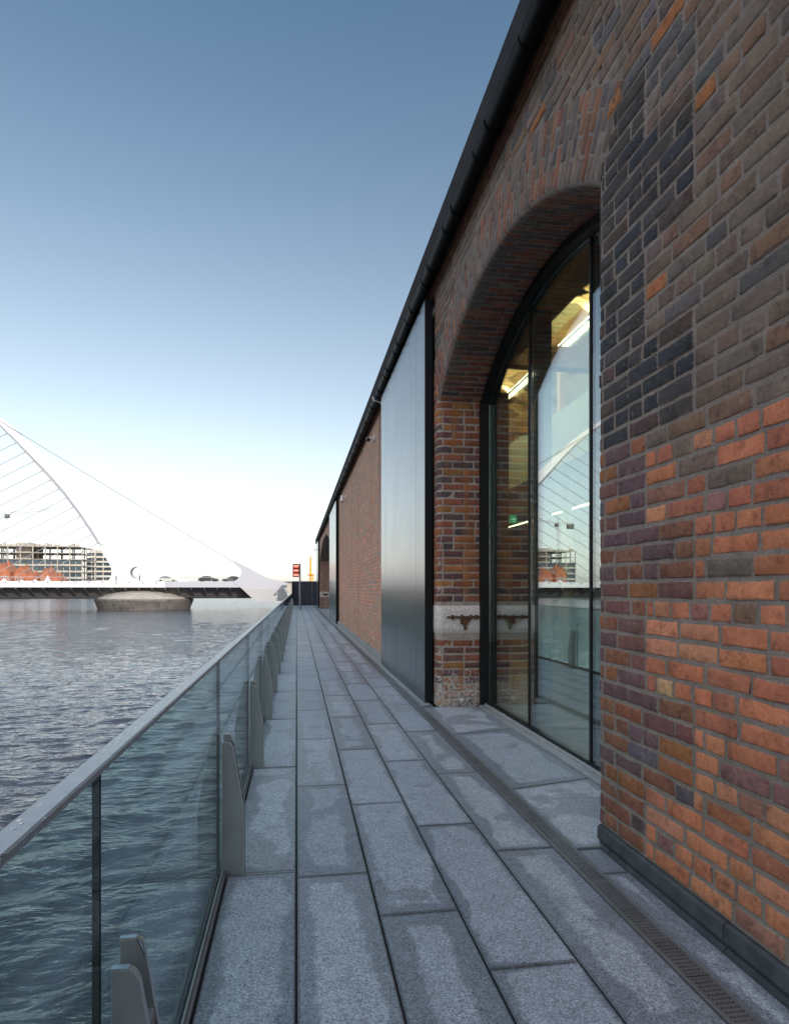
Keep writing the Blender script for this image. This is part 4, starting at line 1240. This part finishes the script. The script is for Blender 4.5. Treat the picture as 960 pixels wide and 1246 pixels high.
for i, (x, w, h_) in enumerate(((-157.5, 9, 7.2), (-148.8, 6, 6.6), (-141.8, 6, 6.8), (-135.4, 5.6, 9))):
    y = 372
    m0 = thing('marquee', desc[i], 'marquee', (x, y, .2), 'white marquees on the far bank')
    b = MB(); b.loft([[(x - w / 2, y - 4, 4.6), (x + w / 2, y - 4, 4.6), (x + w / 2, y + 4, 4.6), (x - w / 2, y + 4, 4.6)], [(x - w * .2, y - 1.6, 5.6), (x + w * .2, y - 1.6, 5.6), (x + w * .2, y + 1.6, 5.6), (x - w * .2, y + 1.6, 5.6)], [(x - .1, y - .1, h_), (x + .1, y - .1, h_), (x + .1, y + .1, h_), (x - .1, y + .1, h_)]]); b.build('canopy', M['canvas'], m0)
    b = MB(); b.box(x - w / 2 + .1, x + w / 2 - .1, y - 3.9, y + 3.9, .2, 4.58); b.build('side_wall', M['canvas'], m0)

# tower crane: lattice mast, jib, counter jib, cab
cr = thing('tower_crane', 'pale tower crane rising above the half built office block', 'crane', (-191, 452, .2))
def lattice(mb, a, q, w, n, r, up=Vector((0, 0, 1))):
    a = Vector(a); q = Vector(q); d = (q - a).normalized()
    u_ = d.cross(Vector((0, 1, 0))); u_ = u_.normalized() if u_.length > .1 else Vector((1, 0, 0)); v_ = d.cross(u_)
    cs = [(-1, -1), (1, -1), (1, 1), (-1, 1)]
    for s1_, s2_ in cs: mb.tube([a + (u_ * s1_ + v_ * s2_) * w, q + (u_ * s1_ + v_ * s2_) * w], r, 4)
    for i in range(n):
        p = a.lerp(q, i / n); p2 = a.lerp(q, (i + 1) / n)
        for j in range(4):
            c1, c2 = cs[j], cs[(j + 1) % 4]
            mb.tube([p + (u_ * c1[0] + v_ * c1[1]) * w, p2 + (u_ * c2[0] + v_ * c2[1]) * w], r * .6, 4)
b = MB(); lattice(b, (-191, 452, .2), (-191, 452, 50), .9, 20, .16); b.build('mast', M['crane'], cr)
b = MB(); lattice(b, (-191, 452, 51.5), (-155, 445, 55), .6, 18, .14); b.build('jib', M['crane'], cr)
b = MB(); lattice(b, (-191, 452, 51.2), (-204, 454, 51.2), .7, 6, .16); b.tube([(-191, 452, 51), (-191, 452, 60)], .35, 6); b.tube([(-191, 452, 60), (-165, 447, 54.5)], .1, 4); b.tube([(-191, 452, 60), (-203, 454, 51.5)], .1, 4); b.build('counter_jib', M['crane'], cr)
b = MB(); b.box(-204, -199, 452.5, 455, 47.5, 51); b.build('counterweight', M['bunder'], cr)
b = MB(); b.box(-190, -187.6, 449, 451, 48.5, 51); b.build('cab', M['bunder'], cr)

# ------------------------------------------------------------------ light, sky, camera
SUN_AZ, SUN_EL = 158, 24       # degrees clockwise from +y (the path), above the horizon
w = bpy.data.worlds.new('World'); scene.world = w; w.use_nodes = True
nt = w.node_tree; nt.nodes.clear()
sky = nt.nodes.new('ShaderNodeTexSky'); sky.sky_type = 'NISHITA'; sky.sun_disc = False
sky.sun_elevation = R(SUN_EL); sky.sun_rotation = R(SUN_AZ)
sky.air_density = 1.0; sky.dust_density = .9; sky.ozone_density = 1.2; sky.altitude = 0
bg = nt.nodes.new('ShaderNodeBackground'); bg.inputs[1].default_value = .08
wo = nt.nodes.new('ShaderNodeOutputWorld')
hs = nt.nodes.new('ShaderNodeHueSaturation'); hs.inputs['Hue'].default_value = .486
tcs = nt.nodes.new('ShaderNodeTexCoord'); sps = nt.nodes.new('ShaderNodeSeparateXYZ'); nt.links.new(tcs.outputs['Generated'], sps.inputs[0])
mrs = nt.nodes.new('ShaderNodeMapRange'); nt.links.new(sps.outputs[2], mrs.inputs[0])   # hazier, paler air low down
mrs.inputs[1].default_value = .0; mrs.inputs[2].default_value = .7; mrs.inputs[3].default_value = .3; mrs.inputs[4].default_value = .98
nt.links.new(mrs.outputs[0], hs.inputs['Saturation'])
gm_ = nt.nodes.new('ShaderNodeGamma'); gm_.inputs[1].default_value = 1.13
nt.links.new(sky.outputs[0], hs.inputs['Color']); nt.links.new(hs.outputs[0], gm_.inputs[0])
# broken white cloud high up and behind the camera, unseen, added to brighten the shaded wall and path; the sky over the bridge stays clear
def wn(t_, **k):
    q = nt.nodes.new(t_)
    for a_, b_ in k.items(): setattr(q, a_, b_)
    return q
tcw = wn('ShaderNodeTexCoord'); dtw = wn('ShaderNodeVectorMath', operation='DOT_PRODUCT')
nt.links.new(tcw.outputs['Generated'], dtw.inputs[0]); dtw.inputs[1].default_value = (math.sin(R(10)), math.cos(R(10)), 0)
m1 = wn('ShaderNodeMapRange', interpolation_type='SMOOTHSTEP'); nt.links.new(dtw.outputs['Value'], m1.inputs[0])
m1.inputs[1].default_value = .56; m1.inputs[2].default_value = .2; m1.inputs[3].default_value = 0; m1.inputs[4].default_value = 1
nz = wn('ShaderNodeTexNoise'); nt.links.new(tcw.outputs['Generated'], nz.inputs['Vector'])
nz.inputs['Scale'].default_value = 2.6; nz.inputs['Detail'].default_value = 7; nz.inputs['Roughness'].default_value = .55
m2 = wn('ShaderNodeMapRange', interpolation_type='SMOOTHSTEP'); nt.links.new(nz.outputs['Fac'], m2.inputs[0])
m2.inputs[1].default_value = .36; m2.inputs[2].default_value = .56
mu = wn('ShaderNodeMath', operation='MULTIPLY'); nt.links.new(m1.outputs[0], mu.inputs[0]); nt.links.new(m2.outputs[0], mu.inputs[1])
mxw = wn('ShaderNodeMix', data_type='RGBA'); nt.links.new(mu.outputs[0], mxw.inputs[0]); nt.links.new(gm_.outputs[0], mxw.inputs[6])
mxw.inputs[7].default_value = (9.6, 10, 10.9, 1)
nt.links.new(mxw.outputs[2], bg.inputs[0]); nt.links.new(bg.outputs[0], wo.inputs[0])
sd = bpy.data.lights.new('sun', 'SUN'); sd.energy = 2.0; sd.angle = R(.5); sd.color = (1, .93, .82)
so = bpy.data.objects.new('sun', sd); COL.objects.link(so)
dv = Vector((math.sin(R(SUN_AZ)) * math.cos(R(SUN_EL)), math.cos(R(SUN_AZ)) * math.cos(R(SUN_EL)), math.sin(R(SUN_EL))))
so.rotation_euler = dv.to_track_quat('Z', 'Y').to_euler(); so.location = (20, -20, 40)

cam = bpy.data.cameras.new('camera'); co = bpy.data.objects.new('camera', cam); COL.objects.link(co)
co.location = (0, 0, 1.45); co.rotation_euler = (R(90), 0, R(-8.84))
cam.sensor_fit = 'VERTICAL'; cam.sensor_height = 36; cam.lens = 765 / 1246 * 36
cam.shift_y = 94 / 1246; cam.clip_start = .05; cam.clip_end = 5000
scene.camera = co
scene.view_settings.view_transform = 'Standard'; scene.view_settings.look = 'None'
scene.view_settings.exposure = 0.8; scene.view_settings.gamma = 1
scene.render.engine = 'CYCLES'
scene.cycles.use_denoising = True
scene.cycles.max_bounces = 10; scene.cycles.transparent_max_bounces = 16
scene.cycles.sample_clamp_indirect = 6
